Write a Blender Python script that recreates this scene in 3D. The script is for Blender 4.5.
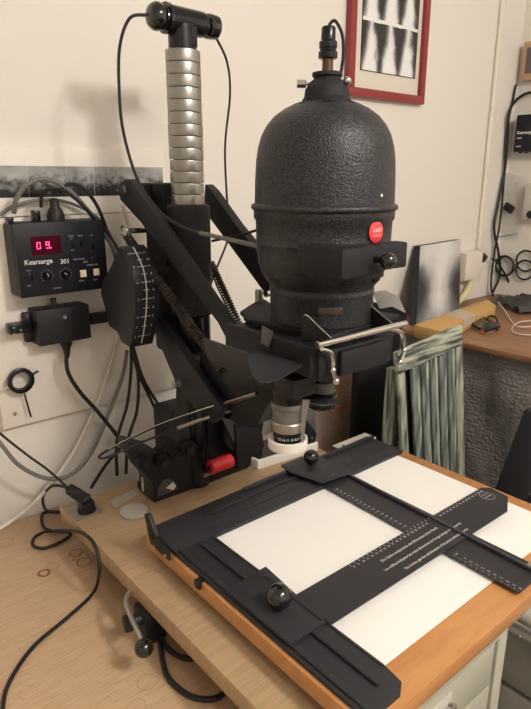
import bpy, bmesh, math, random
from mathutils import Vector as V, Matrix
random.seed(4)
for o in list(bpy.data.objects): bpy.data.objects.remove(o)
S = bpy.context.scene
Z0 = 1.45                      # camera height above the floor; everything below is written relative to the lens height
PI = math.pi
# ------------------------------------------------------------------ camera
F = 600.0; PITCH = math.radians(16.45); YAW = math.radians(40)
cd = bpy.data.cameras.new('camera'); cam = bpy.data.objects.new('camera', cd); S.collection.objects.link(cam)
cam.location = (0, 0, Z0); cam.rotation_euler = (PI/2-PITCH, 0, -YAW)
cd.sensor_fit = 'VERTICAL'; cd.sensor_height = 24; cd.lens = F/709*24; cd.clip_start = .02
S.camera = cam
# ------------------------------------------------------------------ light and exposure
S.view_settings.view_transform = 'Standard'; S.view_settings.look = 'None'
S.view_settings.gamma = 1; S.view_settings.use_curve_mapping = False
S.view_settings.exposure = 0.0
w = bpy.data.worlds.new('world'); S.world = w; w.use_nodes = True
w.node_tree.nodes['Background'].inputs[0].default_value = (1, .96, .92, 1)
w.node_tree.nodes['Background'].inputs[1].default_value = 0.05
def lamp(name, loc, energy, size, col):
    l = bpy.data.lights.new(name, 'POINT'); l.energy = energy; l.shadow_soft_size = size; l.color = col
    o = bpy.data.objects.new(name, l); o.location = (loc[0], loc[1], loc[2]+Z0); S.collection.objects.link(o)
lamp('ceiling_bulb', (.77, -.96, 1.0), 76, .115, (1, .94, .875))
lamp('ceiling_bulb', (.10, -1.25, 1.0), 19, .115, (1, .94, .875))

# ------------------------------------------------------------------ placing: a photo pixel onto a real plane
cp, sp, cy_, sy = math.cos(PITCH), math.sin(PITCH), math.cos(YAW), math.sin(YAW)
FW = V((sy*cp, cy_*cp, -sp)); RT = V((cy_, -sy, 0)); UP = RT.cross(FW)
def ray(x, y): return RT*((x-265.5)/F) - UP*((y-354.5)/F) + FW
def onx(x, y, X): d = ray(x, y); return d*(X/d.x)
def ony(x, y, Y): d = ray(x, y); return d*(Y/d.y)
def onz(x, y, z): d = ray(x, y); return d*(z/d.z)

# ------------------------------------------------------------------ materials
def mat(name, col, rough=.5, metal=0, spec=.5, emit=None, estr=0, coat=0, alpha=1, trans=0):
    m = bpy.data.materials.new(name); m.use_nodes = True
    b = m.node_tree.nodes['Principled BSDF']
    b.inputs['Base Color'].default_value = (*col, 1); b.inputs['Roughness'].default_value = rough
    b.inputs['Metallic'].default_value = metal; b.inputs['Specular IOR Level'].default_value = spec
    b.inputs['Coat Weight'].default_value = coat; b.inputs['Alpha'].default_value = alpha
    b.inputs['Transmission Weight'].default_value = trans
    if emit: b.inputs['Emission Color'].default_value = (*emit, 1); b.inputs['Emission Strength'].default_value = estr
    return m
def nd(m, t, **k):
    n = m.node_tree.nodes.new(t)
    for a, v in k.items():
        if a in n.inputs.keys(): n.inputs[a].default_value = v
        else: setattr(n, a, v)
    return n
def lk(m, a, b): m.node_tree.links.new(a, b)
def bs(m): return m.node_tree.nodes['Principled BSDF']
def bump(m, scale, strength, dist=.001, kind='noise', detail=3, scl=(1, 1, 1)):
    tc = nd(m, 'ShaderNodeTexCoord'); mp = nd(m, 'ShaderNodeMapping'); mp.inputs['Scale'].default_value = scl
    lk(m, tc.outputs['Object'], mp.inputs[0])
    if kind == 'noise': t = nd(m, 'ShaderNodeTexNoise', Scale=scale, Detail=detail); out = t.outputs['Fac']
    else: t = nd(m, 'ShaderNodeTexVoronoi', Scale=scale); out = t.outputs['Distance']
    lk(m, mp.outputs[0], t.inputs['Vector'])
    b = nd(m, 'ShaderNodeBump', Strength=strength, Distance=dist); lk(m, out, b.inputs['Height']); lk(m, b.outputs[0], bs(m).inputs['Normal'])
    return m
def vary(m, c1, c2, scale, scl=(1, 1, 1), detail=4, lo=.3, hi=.7, coord='Object', dist=0):
    tc = nd(m, 'ShaderNodeTexCoord'); mp = nd(m, 'ShaderNodeMapping'); mp.inputs['Scale'].default_value = scl
    lk(m, tc.outputs[coord], mp.inputs[0]); t = nd(m, 'ShaderNodeTexNoise', Scale=scale, Detail=detail, Distortion=dist)
    lk(m, mp.outputs[0], t.inputs['Vector']); r = nd(m, 'ShaderNodeValToRGB')
    r.color_ramp.elements[0].position = lo; r.color_ramp.elements[0].color = (*c1, 1)
    r.color_ramp.elements[1].position = hi; r.color_ramp.elements[1].color = (*c2, 1)
    lk(m, t.outputs['Fac'], r.inputs[0]); lk(m, r.outputs[0], bs(m).inputs['Base Color']); return r
M = {}
M['wall'] = bump(mat('wall paint', (.78, .745, .69), .85, spec=.2), 25, .08, .002)
M['ceil'] = mat('ceiling paint', (.80, .76, .70), .9, spec=.2)
M['floor'] = mat('grey linoleum', (.16, .14, .12), .6); vary(M['floor'], (.13, .115, .10), (.19, .17, .15), 6)
M['trim'] = mat('ivory plastic', (.76, .71, .62), .5)
M['board'] = mat('white laminate', (.80, .75, .69), .45)
M['table'] = mat('beech veneer', (.6, .36, .19), .42)
def wood(m, c1, c2, scl, s, c3=None):
    r = vary(m, c1, c2, s, scl, 5, .32, .68, dist=.6)
    return m
wood(M['table'], (.50, .335, .195), (.62, .44, .28), (2.2, 30, 1), 11)
M['stain'] = mat('ring stain', (.26, .105, .03), .45); M['stain2'] = mat('faint ring stain', (.40, .22, .105), .45)
M['oak'] = mat('oak laminate', (.5, .35, .2), .45); wood(M['oak'], (.36, .24, .135), (.46, .32, .185), (2, 30, 2), 8)
M['orange'] = mat('varnished alder', (.6, .24, .06), .3, coat=.2); wood(M['orange'], (.46, .205, .070), (.55, .27, .10), (1.5, 9, 9), 7)
M['desk'] = mat('brown varnished wood', (.3, .15, .07), .45); wood(M['desk'], (.20, .095, .045), (.36, .19, .10), (12, 1.5, 2), 7)
M['paper'] = mat('white paper', (.93, .92, .90), .7)
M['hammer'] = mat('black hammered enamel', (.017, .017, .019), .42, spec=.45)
vary(M['hammer'], (.010, .010, .012), (.045, .045, .052), 420, detail=1, lo=.42, hi=.68); bump(M['hammer'], 430, .9, .0011, 'noise', 1)  # lighter colour flecks paint in the glints on the enamel pebbles
M['crinkle'] = bump(mat('black crackle paint', (.015, .015, .018), .6, spec=.3), 600, .8, .001, 'noise', 2)
M['black'] = mat('black satin paint', (.014, .014, .017), .45, spec=.3)
M['dull'] = mat('dull black metal', (.010, .010, .012), .6, spec=.3)
M['mask'] = bump(mat('matt black sheet metal', (.026, .027, .032), .5, spec=.35), 300, .15, .0005)
M['blade'] = mat('dark grey blade enamel', (.030, .029, .034), .45, spec=.35)
M['ball'] = mat('black bakelite', (.008, .008, .009), .08, coat=.5)
M['glossy'] = mat('glossy black plastic', (.008, .008, .011), .22, spec=.4)
M['plastic'] = bump(mat('black plastic case', (.015, .015, .018), .5, spec=.35), 400, .3, .0004)
M['panel'] = mat('black printed panel', (.009, .009, .014), .45, spec=.3)
M['rubber'] = mat('black cable rubber', (.018, .016, .016), .5, spec=.35)
M['greycable'] = mat('grey cable', (.16, .15, .14), .5)
M['whitecable'] = mat('white cable', (.62, .58, .52), .5)
M['chrome'] = mat('chrome', (.62, .60, .57), .22, 1)
M['steel'] = mat('brushed steel', (.36, .345, .32), .38, 1); bump(M['steel'], 60, .25, .0005, scl=(1, 1, 12))
M['alu'] = mat('anodised aluminium', (.40, .38, .34), .38, .8)
M['bronze'] = mat('brown lamp tube', (.12, .07, .045), .3, .7)
M['springdark'] = mat('dark spring steel', (.07, .055, .05), .35, .8)
M['lensgrey'] = mat('satin grey lens barrel', (.17, .165, .145), .4, .3)
M['red'] = mat('red plastic', (.62, .03, .04), .4); M['badge'] = mat('red badge', (.75, .05, .06), .4)
M['redframe'] = mat('red painted wood', (.27, .03, .035), .4)
M['white'] = mat('white plastic', (.82, .79, .74), .4)
M['print'] = mat('white print', (.72, .70, .68), .6); M['dimprint'] = mat('grey print', (.42, .41, .41), .6)
M['button'] = mat('cream button', (.85, .72, .55), .4)
M['display'] = mat('dark red display window', (.06, .004, .012), .15)
M['digit'] = mat('lit red digits', (1, .05, .2), .4, emit=(1, .05, .22), estr=5)
M['glow'] = mat('grey mirror', (.3, .3, .3), .3)
M['cabinet'] = mat('grey green enamel', (.45, .44, .36), .4)
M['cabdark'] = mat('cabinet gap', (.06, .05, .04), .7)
M['rack'] = mat('grey painted steel', (.56, .54, .49), .45)
M['rackp'] = mat('dusty steel panel', (.16, .15, .13), .5); vary(M['rackp'], (.38, .36, .33), (.58, .55, .50), 12)
M['card'] = mat('brown cardboard', (.55, .34, .12), .75); M['ctape'] = mat('parcel tape', (.55, .46, .36), .35)
M['mat_board'] = mat('cream mat board', (.70, .66, .57), .7)
M['bag'] = mat('grey plastic bag', (.14, .135, .13), .35); M['clear'] = mat('clear plastic bag', (.75, .72, .67), .15, alpha=.28)
M['orangep'] = mat('orange rubber', (.8, .22, .04), .5)
M['yellow'] = mat('yellowed plastic duct', (.72, .66, .36), .5)
M['wooden'] = mat('pale pine', (.52, .35, .20), .6)
M['bluetape'] = mat('blue marker', (.16, .22, .5), .6)
M['silverlabel'] = mat('foil label', (.55, .52, .50), .4); M['greydisc'] = mat('frosted disc', (.40, .38, .34), .5)
M['blackboard'] = mat('black painted board', (.011, .011, .014), .6, spec=.3)
M['glass'] = mat('clear glass', (.75, .75, .75), .06, trans=.75)
def bub(name, c1, c2):
    m = mat(name, c1, .16, spec=1.0, coat=1.0); vary(m, c1, c2, 9, detail=2)
    tc = nd(m, 'ShaderNodeTexCoord'); v = nd(m, 'ShaderNodeTexVoronoi', Scale=100.0); v.inputs['Randomness'].default_value = .55
    lk(m, tc.outputs['Object'], v.inputs['Vector'])
    b = nd(m, 'ShaderNodeBump', Strength=.9, Distance=.0048); b.invert = True
    lk(m, v.outputs['Distance'], b.inputs['Height']); lk(m, b.outputs[0], bs(m).inputs['Normal']); return m
M['bubble'] = bub('clear bubble wrap', (.30, .28, .27), (.52, .49, .47)); M['bubbleb'] = bub('bubble wrap over brown paper', (.60, .36, .22), (.78, .66, .56))
M['stripe'] = mat('brushed green grey paint', (.4, .43, .35), .45)
vary(M['stripe'], (.05, .065, .065), (.40, .43, .34), 11, (9, 9, .7), 5, .38, .58)
M['striperail'] = mat('brushed green grey paint along the rail', (.4, .43, .35), .45)
vary(M['striperail'], (.05, .065, .065), (.46, .49, .39), 9, (1.0, 9, 12), 5, .36, .55)
M['stripe2'] = mat('brushed dark green paint', (.2, .22, .2), .45)
vary(M['stripe2'], (.04, .055, .055), (.24, .27, .24), 11, (9, 9, .7), 5, .35, .65)
# photographic prints: flat pictures
def picmat(name, build):
    m = mat(name, (.5, .5, .5), .35); build(m); return m
def ramp(m, fac, stops):
    r = nd(m, 'ShaderNodeValToRGB'); e = r.color_ramp.elements
    e[0].position = stops[0][0]; e[0].color = (*[stops[0][1]]*3, 1); e[1].position = stops[-1][0]; e[1].color = (*[stops[-1][1]]*3, 1)
    for p, c in stops[1:-1]: q = e.new(p); q.color = (c, c, c, 1)
    lk(m, fac, r.inputs[0]); return r.outputs[0]
def math_(m, op, a, b):
    n = nd(m, 'ShaderNodeMath'); n.operation = op
    for i, v in enumerate((a, b)):
        if isinstance(v, (int, float)): n.inputs[i].default_value = v
        else: lk(m, v, n.inputs[i])
    return n.outputs[0]
def landscape(m):     # dark shrubs at the foot, smoky sky above
    uv = nd(m, 'ShaderNodeUVMap'); sx = nd(m, 'ShaderNodeSeparateXYZ'); lk(m, uv.outputs[0], sx.inputs[0])
    oi = nd(m, 'ShaderNodeObjectInfo'); vm = nd(m, 'ShaderNodeVectorMath'); vm.operation = 'ADD'; lk(m, uv.outputs[0], vm.inputs[0]); cb = nd(m, 'ShaderNodeCombineXYZ')
    lk(m, math_(m, 'MULTIPLY', oi.outputs['Random'], 20), cb.inputs[0]); lk(m, cb.outputs[0], vm.inputs[1])
    t = nd(m, 'ShaderNodeTexNoise', Scale=5.0, Detail=6.0); lk(m, vm.outputs[0], t.inputs['Vector'])
    t2 = nd(m, 'ShaderNodeTexNoise', Scale=1.6, Detail=3.0); lk(m, vm.outputs[0], t2.inputs['Vector'])
    h = math_(m, 'ADD', math_(m, 'MULTIPLY', sx.outputs[1], .9), math_(m, 'MULTIPLY', t.outputs['Fac'], -1.3))
    a = math_(m, 'ADD', h, .75); dark = ramp(m, a, [(.32, .02), (.48, .20), (.75, .46)])
    sky = math_(m, 'MULTIPLY', t2.outputs['Fac'], 1.5)
    mx = nd(m, 'ShaderNodeMix'); mx.data_type = 'RGBA'; mx.blend_type = 'MULTIPLY'; mx.inputs[0].default_value = 1
    lk(m, dark, mx.inputs[6]); lk(m, sky, mx.inputs[7]); lk(m, mx.outputs[2], bs(m).inputs['Base Color'])
M['land'] = picmat('small landscape print', landscape)
def foggy(m):         # pale misty water path between dark banks
    uv = nd(m, 'ShaderNodeUVMap'); sx = nd(m, 'ShaderNodeSeparateXYZ'); lk(m, uv.outputs[0], sx.inputs[0])
    t = nd(m, 'ShaderNodeTexNoise', Scale=4.0, Detail=5.0); lk(m, uv.outputs[0], t.inputs['Vector'])
    dx = math_(m, 'ABSOLUTE', math_(m, 'SUBTRACT', sx.outputs[0], .50), 0)
    dy = math_(m, 'ABSOLUTE', math_(m, 'SUBTRACT', sx.outputs[1], .40), 0)
    band = math_(m, 'MAXIMUM', math_(m, 'SUBTRACT', 1.0, math_(m, 'MULTIPLY', dy, 2.1)), .12)
    a = math_(m, 'MULTIPLY', math_(m, 'MULTIPLY', math_(m, 'POWER', math_(m, 'MULTIPLY', dx, 2.0), 1.3), 1.35), band)
    a = math_(m, 'ADD', a, math_(m, 'MULTIPLY', math_(m, 'SUBTRACT', t.outputs['Fac'], .5), .35))
    a = math_(m, 'ADD', a, math_(m, 'MULTIPLY', math_(m, 'MAXIMUM', math_(m, 'SUBTRACT', .3, sx.outputs[1]), 0), .9))
    c = ramp(m, a, [(.0, .66), (.22, .46), (.48, .14), (.8, .02)])
    lk(m, c, bs(m).inputs['Base Color'])
M['fog'] = picmat('misty river print', foggy)
def contact(m):       # light vertical forms on dark, soft edged
    uv = nd(m, 'ShaderNodeUVMap'); sx = nd(m, 'ShaderNodeSeparateXYZ'); lk(m, uv.outputs[0], sx.inputs[0])
    t = nd(m, 'ShaderNodeTexNoise', Scale=5.0, Detail=3.0); lk(m, uv.outputs[0], t.inputs['Vector'])
    u = math_(m, 'MULTIPLY', math_(m, 'ADD', sx.outputs[0], math_(m, 'MULTIPLY', t.outputs['Fac'], .05)), 3)
    f = math_(m, 'ABSOLUTE', math_(m, 'SUBTRACT', math_(m, 'FRACT', u, 0), .55), 0)
    v = math_(m, 'FRACT', math_(m, 'MULTIPLY', sx.outputs[1], 2), 0)
    a = math_(m, 'ADD', math_(m, 'MULTIPLY', f, 2.1), math_(m, 'MULTIPLY', math_(m, 'SUBTRACT', v, .45), .75))
    a = math_(m, 'ADD', a, math_(m, 'MULTIPLY', math_(m, 'SUBTRACT', t.outputs['Fac'], .5), .9))
    gap = math_(m, 'ABSOLUTE', math_(m, 'SUBTRACT', math_(m, 'ADD', sx.outputs[1], math_(m, 'MULTIPLY', t.outputs['Fac'], .03)), .52), 0)
    a = math_(m, 'SUBTRACT', a, math_(m, 'MULTIPLY', math_(m, 'LESS_THAN', gap, .018), 1.5))
    c = ramp(m, a, [(.20, .82), (.42, .62), (.58, .20), (.85, .02)])
    lk(m, c, bs(m).inputs['Base Color'])
M['contact'] = picmat('torso contact print', contact)

# ------------------------------------------------------------------ geometry collector (camera-height frame)
def frame_for(d):
    d = V(d).normalized(); a = V((0, 0, 1)) if abs(d.z) < .9 else V((1, 0, 0))
    u = d.cross(a).normalized(); return u, d.cross(u).normalized(), d
class G:
    def __init__(s): s.bm = bmesh.new(); s.uv = None
    def box(s, lo, hi, bev=0, rot=None, seg=2):
        lo, hi = V(lo), V(hi); b = bmesh.new(); bmesh.ops.create_cube(b, size=1)
        c = (lo+hi)/2; d = hi-lo
        for v in b.verts: v.co = V((v.co.x*d.x, v.co.y*d.y, v.co.z*d.z))
        if bev: bmesh.ops.bevel(b, geom=b.edges[:], offset=bev, segments=seg, affect='EDGES', profile=.5)
        R = rot or Matrix.Identity(3)
        for v in b.verts: v.co = R @ v.co + c
        s.add(b); return s
    def add(s, b):
        me = bpy.data.meshes.new('t'); b.to_mesh(me); b.free(); s.bm.from_mesh(me); bpy.data.meshes.remove(me); return s
    def lathe(s, o, prof, axis=(0, 0, 1), seg=40, cap=True):
        u, w_, d = frame_for(axis); o = V(o); rings = []
        for r, z in prof:
            if r < 1e-6: rings.append([s.bm.verts.new(o+d*z)])
            else: rings.append([s.bm.verts.new(o+d*z+u*r*math.cos(2*PI*k/seg)+w_*r*math.sin(2*PI*k/seg)) for k in range(seg)])
        for a, b in zip(rings, rings[1:]):
            for k in range(seg):
                k2 = (k+1) % seg
                if len(a) == 1 and len(b) == 1: continue
                if len(a) == 1: s.bm.faces.new((a[0], b[k2], b[k]))
                elif len(b) == 1: s.bm.faces.new((a[k], a[k2], b[0]))
                else: s.bm.faces.new((a[k], a[k2], b[k2], b[k]))
        if cap:
            if len(rings[0]) > 1: s.bm.faces.new(rings[0][::-1])
            if len(rings[-1]) > 1: s.bm.faces.new(rings[-1])
        return s
    def cyl(s, p1, p2, r, r2=None, seg=20, bev=0):
        p1, p2 = V(p1), V(p2); L = (p2-p1).length; r2 = r if r2 is None else r2
        pr = [(r, 0), (r2, L)] if not bev else [(r-bev, 0), (r, bev), (r2, L-bev), (r2-bev, L)]
        return s.lathe(p1, pr, p2-p1, seg)
    def sph(s, c, r, seg=28, sc=(1, 1, 1)):
        b = bmesh.new(); bmesh.ops.create_uvsphere(b, u_segments=seg, v_segments=seg//2, radius=r)
        for v in b.verts: v.co = V((v.co.x*sc[0], v.co.y*sc[1], v.co.z*sc[2])) + V(c)
        return s.add(b)
    def tube(s, pts, r, seg=8, smooth=8, flat=1):
        pts = [V(p) for p in pts]
        if smooth and len(pts) > 2:
            q = [pts[0]*2-pts[1]]+pts+[pts[-1]*2-pts[-2]]; out = []
            for i in range(1, len(q)-2):
                for k in range(smooth):
                    t = k/smooth; a, b, c, d = q[i-1], q[i], q[i+1], q[i+2]
                    out.append(.5*((2*b)+(c-a)*t+(2*a-5*b+4*c-d)*t*t+(3*b-a-3*c+d)*t*t*t))
            out.append(pts[-1]); pts = out
        u = None; rings = []
        for i, p in enumerate(pts):
            d = (pts[min(i+1, len(pts)-1)]-pts[max(i-1, 0)]).normalized()
            if u is None: u = frame_for(d)[0]
            u = (u-d*u.dot(d)); u = u.normalized() if u.length > 1e-6 else frame_for(d)[0]
            w_ = d.cross(u); rr = r(i/(len(pts)-1)) if callable(r) else r
            rings.append([s.bm.verts.new(p+(u*math.cos(2*PI*k/seg)+w_*math.sin(2*PI*k/seg)*flat)*rr) for k in range(seg)])
        for a, b in zip(rings, rings[1:]):
            for k in range(seg): s.bm.faces.new((a[k], a[(k+1) % seg], b[(k+1) % seg], b[k]))
        s.bm.faces.new(rings[0][::-1]); s.bm.faces.new(rings[-1]); return s
    def prism(s, pts, vec, bev=0):
        b = bmesh.new(); vec = V(vec); lo = [b.verts.new(V(p)) for p in pts]; hi = [b.verts.new(V(p)+vec) for p in pts]; n = len(pts)
        b.faces.new(lo); b.faces.new(hi[::-1])
        for k in range(n): b.faces.new((lo[k], hi[k], hi[(k+1) % n], lo[(k+1) % n]))
        bmesh.ops.recalc_face_normals(b, faces=b.faces[:])
        if bev: bmesh.ops.bevel(b, geom=b.edges[:], offset=bev, segments=2, affect='EDGES', profile=.5, clamp_overlap=True)
        return s.add(b)
    def quad(s, a, b, c, d):     # a picture face with uv: lower left, lower right, upper right, upper left
        uv = s.bm.loops.layers.uv.verify(); f = s.bm.faces.new([s.bm.verts.new(V(p)) for p in (a, b, c, d)])
        for l, t in zip(f.loops, ((0, 0), (1, 0), (1, 1), (0, 1))): l[uv].uv = t
        return s
    def helix(s, a, b, R, pitch, wire, seg=5, per=12):
        a, b = V(a), V(b); u, w_, d = frame_for(b-a); L = (b-a).length; n = int(L/pitch*per)
        s.tube([a+d*(L*i/n)+(u*math.cos(2*PI*i/per)+w_*math.sin(2*PI*i/per))*R for i in range(n+1)], wire, seg, 0); return s
    def strip(s, pts, vec, th):   # a bent sheet: polyline swept along vec with thickness th
        pts = [V(p) for p in pts]; vec = V(vec); n = len(pts); off = []
        for i in range(n):
            d = (pts[min(i+1, n-1)]-pts[max(i-1, 0)]).normalized(); off.append(pts[i]+vec.normalized().cross(d)*th)
        return s.prism(pts+off[::-1], vec)
    def text(s, body, size, o, xd, yd, ext=.0003, align='LEFT', shear=0, sx=1, bold=0, lift=.0002):
        c = bpy.data.curves.new('t', 'FONT'); c.body = body; c.size = size; c.align_x = align; c.extrude = ext; c.shear = shear; c.offset = bold; c.resolution_u = 2
        ob = bpy.data.objects.new('t', c); me = bpy.data.meshes.new_from_object(ob)
        xd, yd = V(xd).normalized(), V(yd).normalized(); n = xd.cross(yd)
        for v in me.vertices: v.co = V(o)+xd*v.co.x*sx+yd*v.co.y+n*(v.co.z+lift)
        s.bm.from_mesh(me); bpy.data.meshes.remove(me); bpy.data.objects.remove(ob); bpy.data.curves.remove(c); return s
    def build(s, name, m, parent=None, label=None, ang=35, kind=None):
        origin = parent['_o'] if parent is not None else None
        me = bpy.data.meshes.new(name); bmesh.ops.recalc_face_normals(s.bm, faces=s.bm.faces[:]) if not s.bm.loops.layers.uv else None
        if origin is None:
            lo = V((min(v.co.x for v in s.bm.verts)+max(v.co.x for v in s.bm.verts), min(v.co.y for v in s.bm.verts)+max(v.co.y for v in s.bm.verts), 0))/2
            lo.z = min(v.co.z for v in s.bm.verts); origin = tuple(lo)
        for v in s.bm.verts: v.co -= V(origin)
        s.bm.to_mesh(me); s.bm.free()
        for p in me.polygons: p.use_smooth = True
        me.set_sharp_from_angle(angle=math.radians(ang))
        me.materials.append(M[m] if isinstance(m, str) else m)
        o = bpy.data.objects.new(name, me); S.collection.objects.link(o); o['_o'] = origin
        if parent is not None: o.parent = parent
        else: o.location = (origin[0], origin[1], origin[2]+Z0)
        if label: o['label'] = label
        if kind: o['kind'] = kind
        return o
def tag(o, label, cat, group=None):
    o['label'] = label; o['category'] = cat
    if group: o['group'] = group
    return o
def thing(name, loc, label, cat, group=None):
    o = bpy.data.objects.new(name, None); S.collection.objects.link(o); o.empty_display_size = .02
    o.location = (loc[0], loc[1], loc[2]+Z0); o['_o'] = tuple(loc); return tag(o, label, cat, group)
X_, Y_, Z_ = V((1, 0, 0)), V((0, 1, 0)), V((0, 0, 1))

# ================================================================== SETTING
WY, WX, FL = 1.19, 2.158, -1.45
LX, NY, CZ = -1.6, -2.4, 1.15
def struct(name, g, m): o = g.build(name, m); o['kind'] = 'structure'; return o
struct('wall_back', G().box((LX-.1, WY, FL), (WX+.1, WY+.1, CZ)), 'wall')
struct('wall_right', G().box((WX, NY, FL), (WX+.1, WY, CZ)), 'wall')
struct('wall_left', G().box((LX-.1, NY, FL), (LX, WY, CZ)), 'wall')
struct('wall_front', G().box((LX-.1, NY-.1, FL), (WX+.1, NY, CZ)), 'wall')
struct('ceiling', G().box((LX-.1, NY-.1, CZ), (WX+.1, WY+.1, CZ+.1)), 'ceil')
struct('floor', G().box((LX-.1, NY-.1, FL-.1), (WX+.1, WY+.1, FL)), 'floor')

# ================================================================== LEFT TABLE, BASEBOARD
TZ, BZ, EZ = -.69, -.603, -.560
t = thing('table', (-.16, .8, FL), 'beech veneer table top on the left with brown ring stains', 'table')
top = G().box((-.75, .22, TZ-.03), (.425, WY-.004, TZ), .003).build('tabletop', 'table', t)
for x in (-.70, .38):
    for y in (.28, 1.13): G().box((x-.025, y-.025, FL), (x+.025, y+.025, TZ-.03), .003).build('leg', 'rack', t)
def ringstain(px, py, r1, r2, m='stain', sq=1):
    c = onz(px, py, TZ); g = G(); n = 40
    pts = [(r1+(.0006*math.sin(3*a+px)))*V((math.cos(a), math.sin(a)*sq, 0))+c for a in [2*PI*k/n for k in range(n)]]
    g.tube(pts+[pts[0]], (r2-r1)/2, 4, 0, flat=1)
    for v in g.bm.verts: v.co.z = TZ+(.0004 if v.co.z > TZ+.00001 else .0001)
    return g
for a in ((44, 573, .0095, .0145, 'stain'), (52, 567, .0125, .0135, 'stain2'), (76, 553, .0115, .0142, 'stain'), (81, 557, .013, .0152, 'stain2'), (84, 562, .0130, .0155, 'stain'), (74, 557, .012, .013, 'stain2'), (19, 529, .011, .012, 'stain2'), (147, 682, .014, .0148, 'stain2'), (28, 692, .012, .0126, 'stain2'), (137, 706, .012, .0126, 'stain2'), (5, 543, .016, .017, 'stain2')):
    ringstain(a[0], a[1], a[2], a[3]).build('ring_stain', a[4], t)
bb = thing('baseboard', (.64, .69, TZ), 'oak laminate baseboard raised above the beech table, carrying the black enlarger', 'board')
G().box((.353, .345, -.633), (.915, 1.035, BZ), .003).build('board', 'oak', bb)
for x, y in ((.405, .98), (.405, .45)): G().cyl((x, y, TZ), (x, y, -.633), .013, seg=16).build('foot', 'rubber', bb)
# power inlet on the board
inl = G().box(onz(84, 511, BZ)-V((.026, .026, 0)), onz(84, 511, BZ)+V((.026, .026, .003)), .001)
tag(inl.build('socket_plate', 'alu'), 'grey metal inlet plate on the corner of the oak baseboard', 'socket')
c = onz(134, 513, BZ); d = G().lathe(c, [(.0, 0), (.024, 0), (.0255, .002), (.0255, .006), (.024, .007), (.02, .0065), (0, .0065)])
tag(d.build('plastic_disc', 'greydisc'), 'translucent round plastic lid lying on the oak baseboard', 'disc')
g = G(); pl = [onz(*q, BZ) for q in ((110, 501), (134, 489), (138, 495), (115, 508))]
tag(g.prism(pl, (0, 0, .0006)).build('tape_strip', mat('masking tape', (.40, .37, .32), .6)), 'strip of grey tape stuck to the baseboard beside the round lid', 'tape')

# ================================================================== EASEL
e = thing('easel', (.69, .55, BZ), 'large enlarging easel, orange wooden board with black metal mask blades', 'easel')
eb = G().box((.402, .305, -.586), (.978, .786, EZ), .002).build('wooden_board', 'orange', e)
for fx_, fy_ in ((.425, .35), (.93, .35), (.425, .74), (.89, .76)): G().cyl((fx_+.01, fy_, BZ), (fx_+.01, fy_, -.586), .010, seg=14).build('foot', 'rubber', e)
g = G().box((.407, .345, EZ), (.482, .80, EZ+.007), .001)
g.box((.412, .34, EZ+.006), (.424, .70, EZ+.011), .002)
G().prism([(.407, .314, EZ), (.461, .314, EZ), (.4745, .323, EZ), (.479, .352, EZ), (.479, .70, EZ), (.407, .70, EZ)], (0, 0, .0070), .001).box((.411, .32, EZ+.007), (.4195, .70, EZ+.0115), .002).box((.4455, .335, EZ+.007), (.4520, .69, EZ+.0125), .002).box((.4740, .350, EZ+.0065), (.4780, .70, EZ+.0085), .001).build('left_mask_band', 'mask', e)
g.bm.free()
G().prism([(.407, .700, EZ), (.966, .700, EZ), (.966, .797, EZ), (.407, .786, EZ)], (0, 0, .0075), .001).box((.455, .727, EZ+.007), (.966, .7315, EZ+.0095), .001).box((.60, .778, EZ+.007), (.966, .784, EZ+.0145), .002).box((.50, .755, EZ+.007), (.72, .7595, EZ+.011), .001).build('back_mask_band', 'mask', e)
# long blade (along the front) and short blade
zA = EZ+.0088
bl = G().prism([(.476, .436, zA), (.476, .507, zA), (.944, .505, zA), (.957, .492, zA), (.951, .456, zA), (.905, .432, zA)], (0, 0, .0015)).build('long_blade', 'blade', e, 'long dark blade with printed centimetre scale')
zB = EZ+.006
b2 = G().prism([(.731, .74, zB), (.722, .313, zB), (.80, .313, zB), (.80, .74, zB)], (0, 0, .0015)).prism([(.789, .735, zB+.001), (.777, .318, zB+.001), (.783, .318, zB+.001), (.796, .735, zB+.001)], (0, 0, .0065), .0012).build('cross_blade', 'blade', e, 'dark blade running front to back with a raised rib')
g = G().box((.786, .325, zB+.001), (.80, .338, zB+.003)); g.build('rivet_plate', 'alu', b2)
# scales
sc = G(); zt = zA+.0016
x = .585; k = 8
while x < .93:
    sc.box((x, .5015, zt), (x+.0006, .5065, zt+.0002)); 
    if abs(x-.781) > .013: sc.text(str(k), .0052, (x+.0012, .4955, zt), X_, Y_, .0001)
    x += .0098; k += 1
for i, (tx, y0, x0) in enumerate((('Die Zahlen entsprechen den Bildmassen (ohne Rand).', .4775, .628), ("Les chiffres indiquent les vraies dimensions de l'image (marge non comprise).", .4605, .615), ('The numbers give the real dimensions of the picture without the border.', .4435, .640))):
    sc.text(tx, .0070, (x0, y0, zt), X_, Y_, .0001, sx=(.93, .90, .80)[i])
sc.build('scale_printing', 'print', bl)
g = G(); cc = V((.925, .482, zt)); g.lathe(cc, [(.0135, 0), (.0135, .0002), (.0125, .0002)], seg=36, cap=False); g.text('MADE IN', .0045, cc+V((0, .003, 0)), X_, Y_, .0001, 'CENTER').text('GERMANY', .0045, cc+V((0, -.004, 0)), X_, Y_, .0001, 'CENTER')
g.build('round_mark', 'dimprint', bl)
sc = G(); zt = zB+.0016
y = .675; k = 4
while y > .322:
    xl = .722+(y-.313)/(.74-.313)*.009
    if not (.425 < y < .51):
        sc.box((xl+.0005, y-.0003, zt), (xl+.0055, y+.0003, zt+.0002)); sc.text(str(k), .0055, (xl+.008, y-.0025, zt), -Y_, X_, .0001) if y < .42 else sc.box((xl+.008, y-.0015, zt), (xl+.0115, y+.0015, zt+.0002))
    y -= .0098; k += 1
sc.build('scale_printing', 'dimprint', b2)
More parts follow.
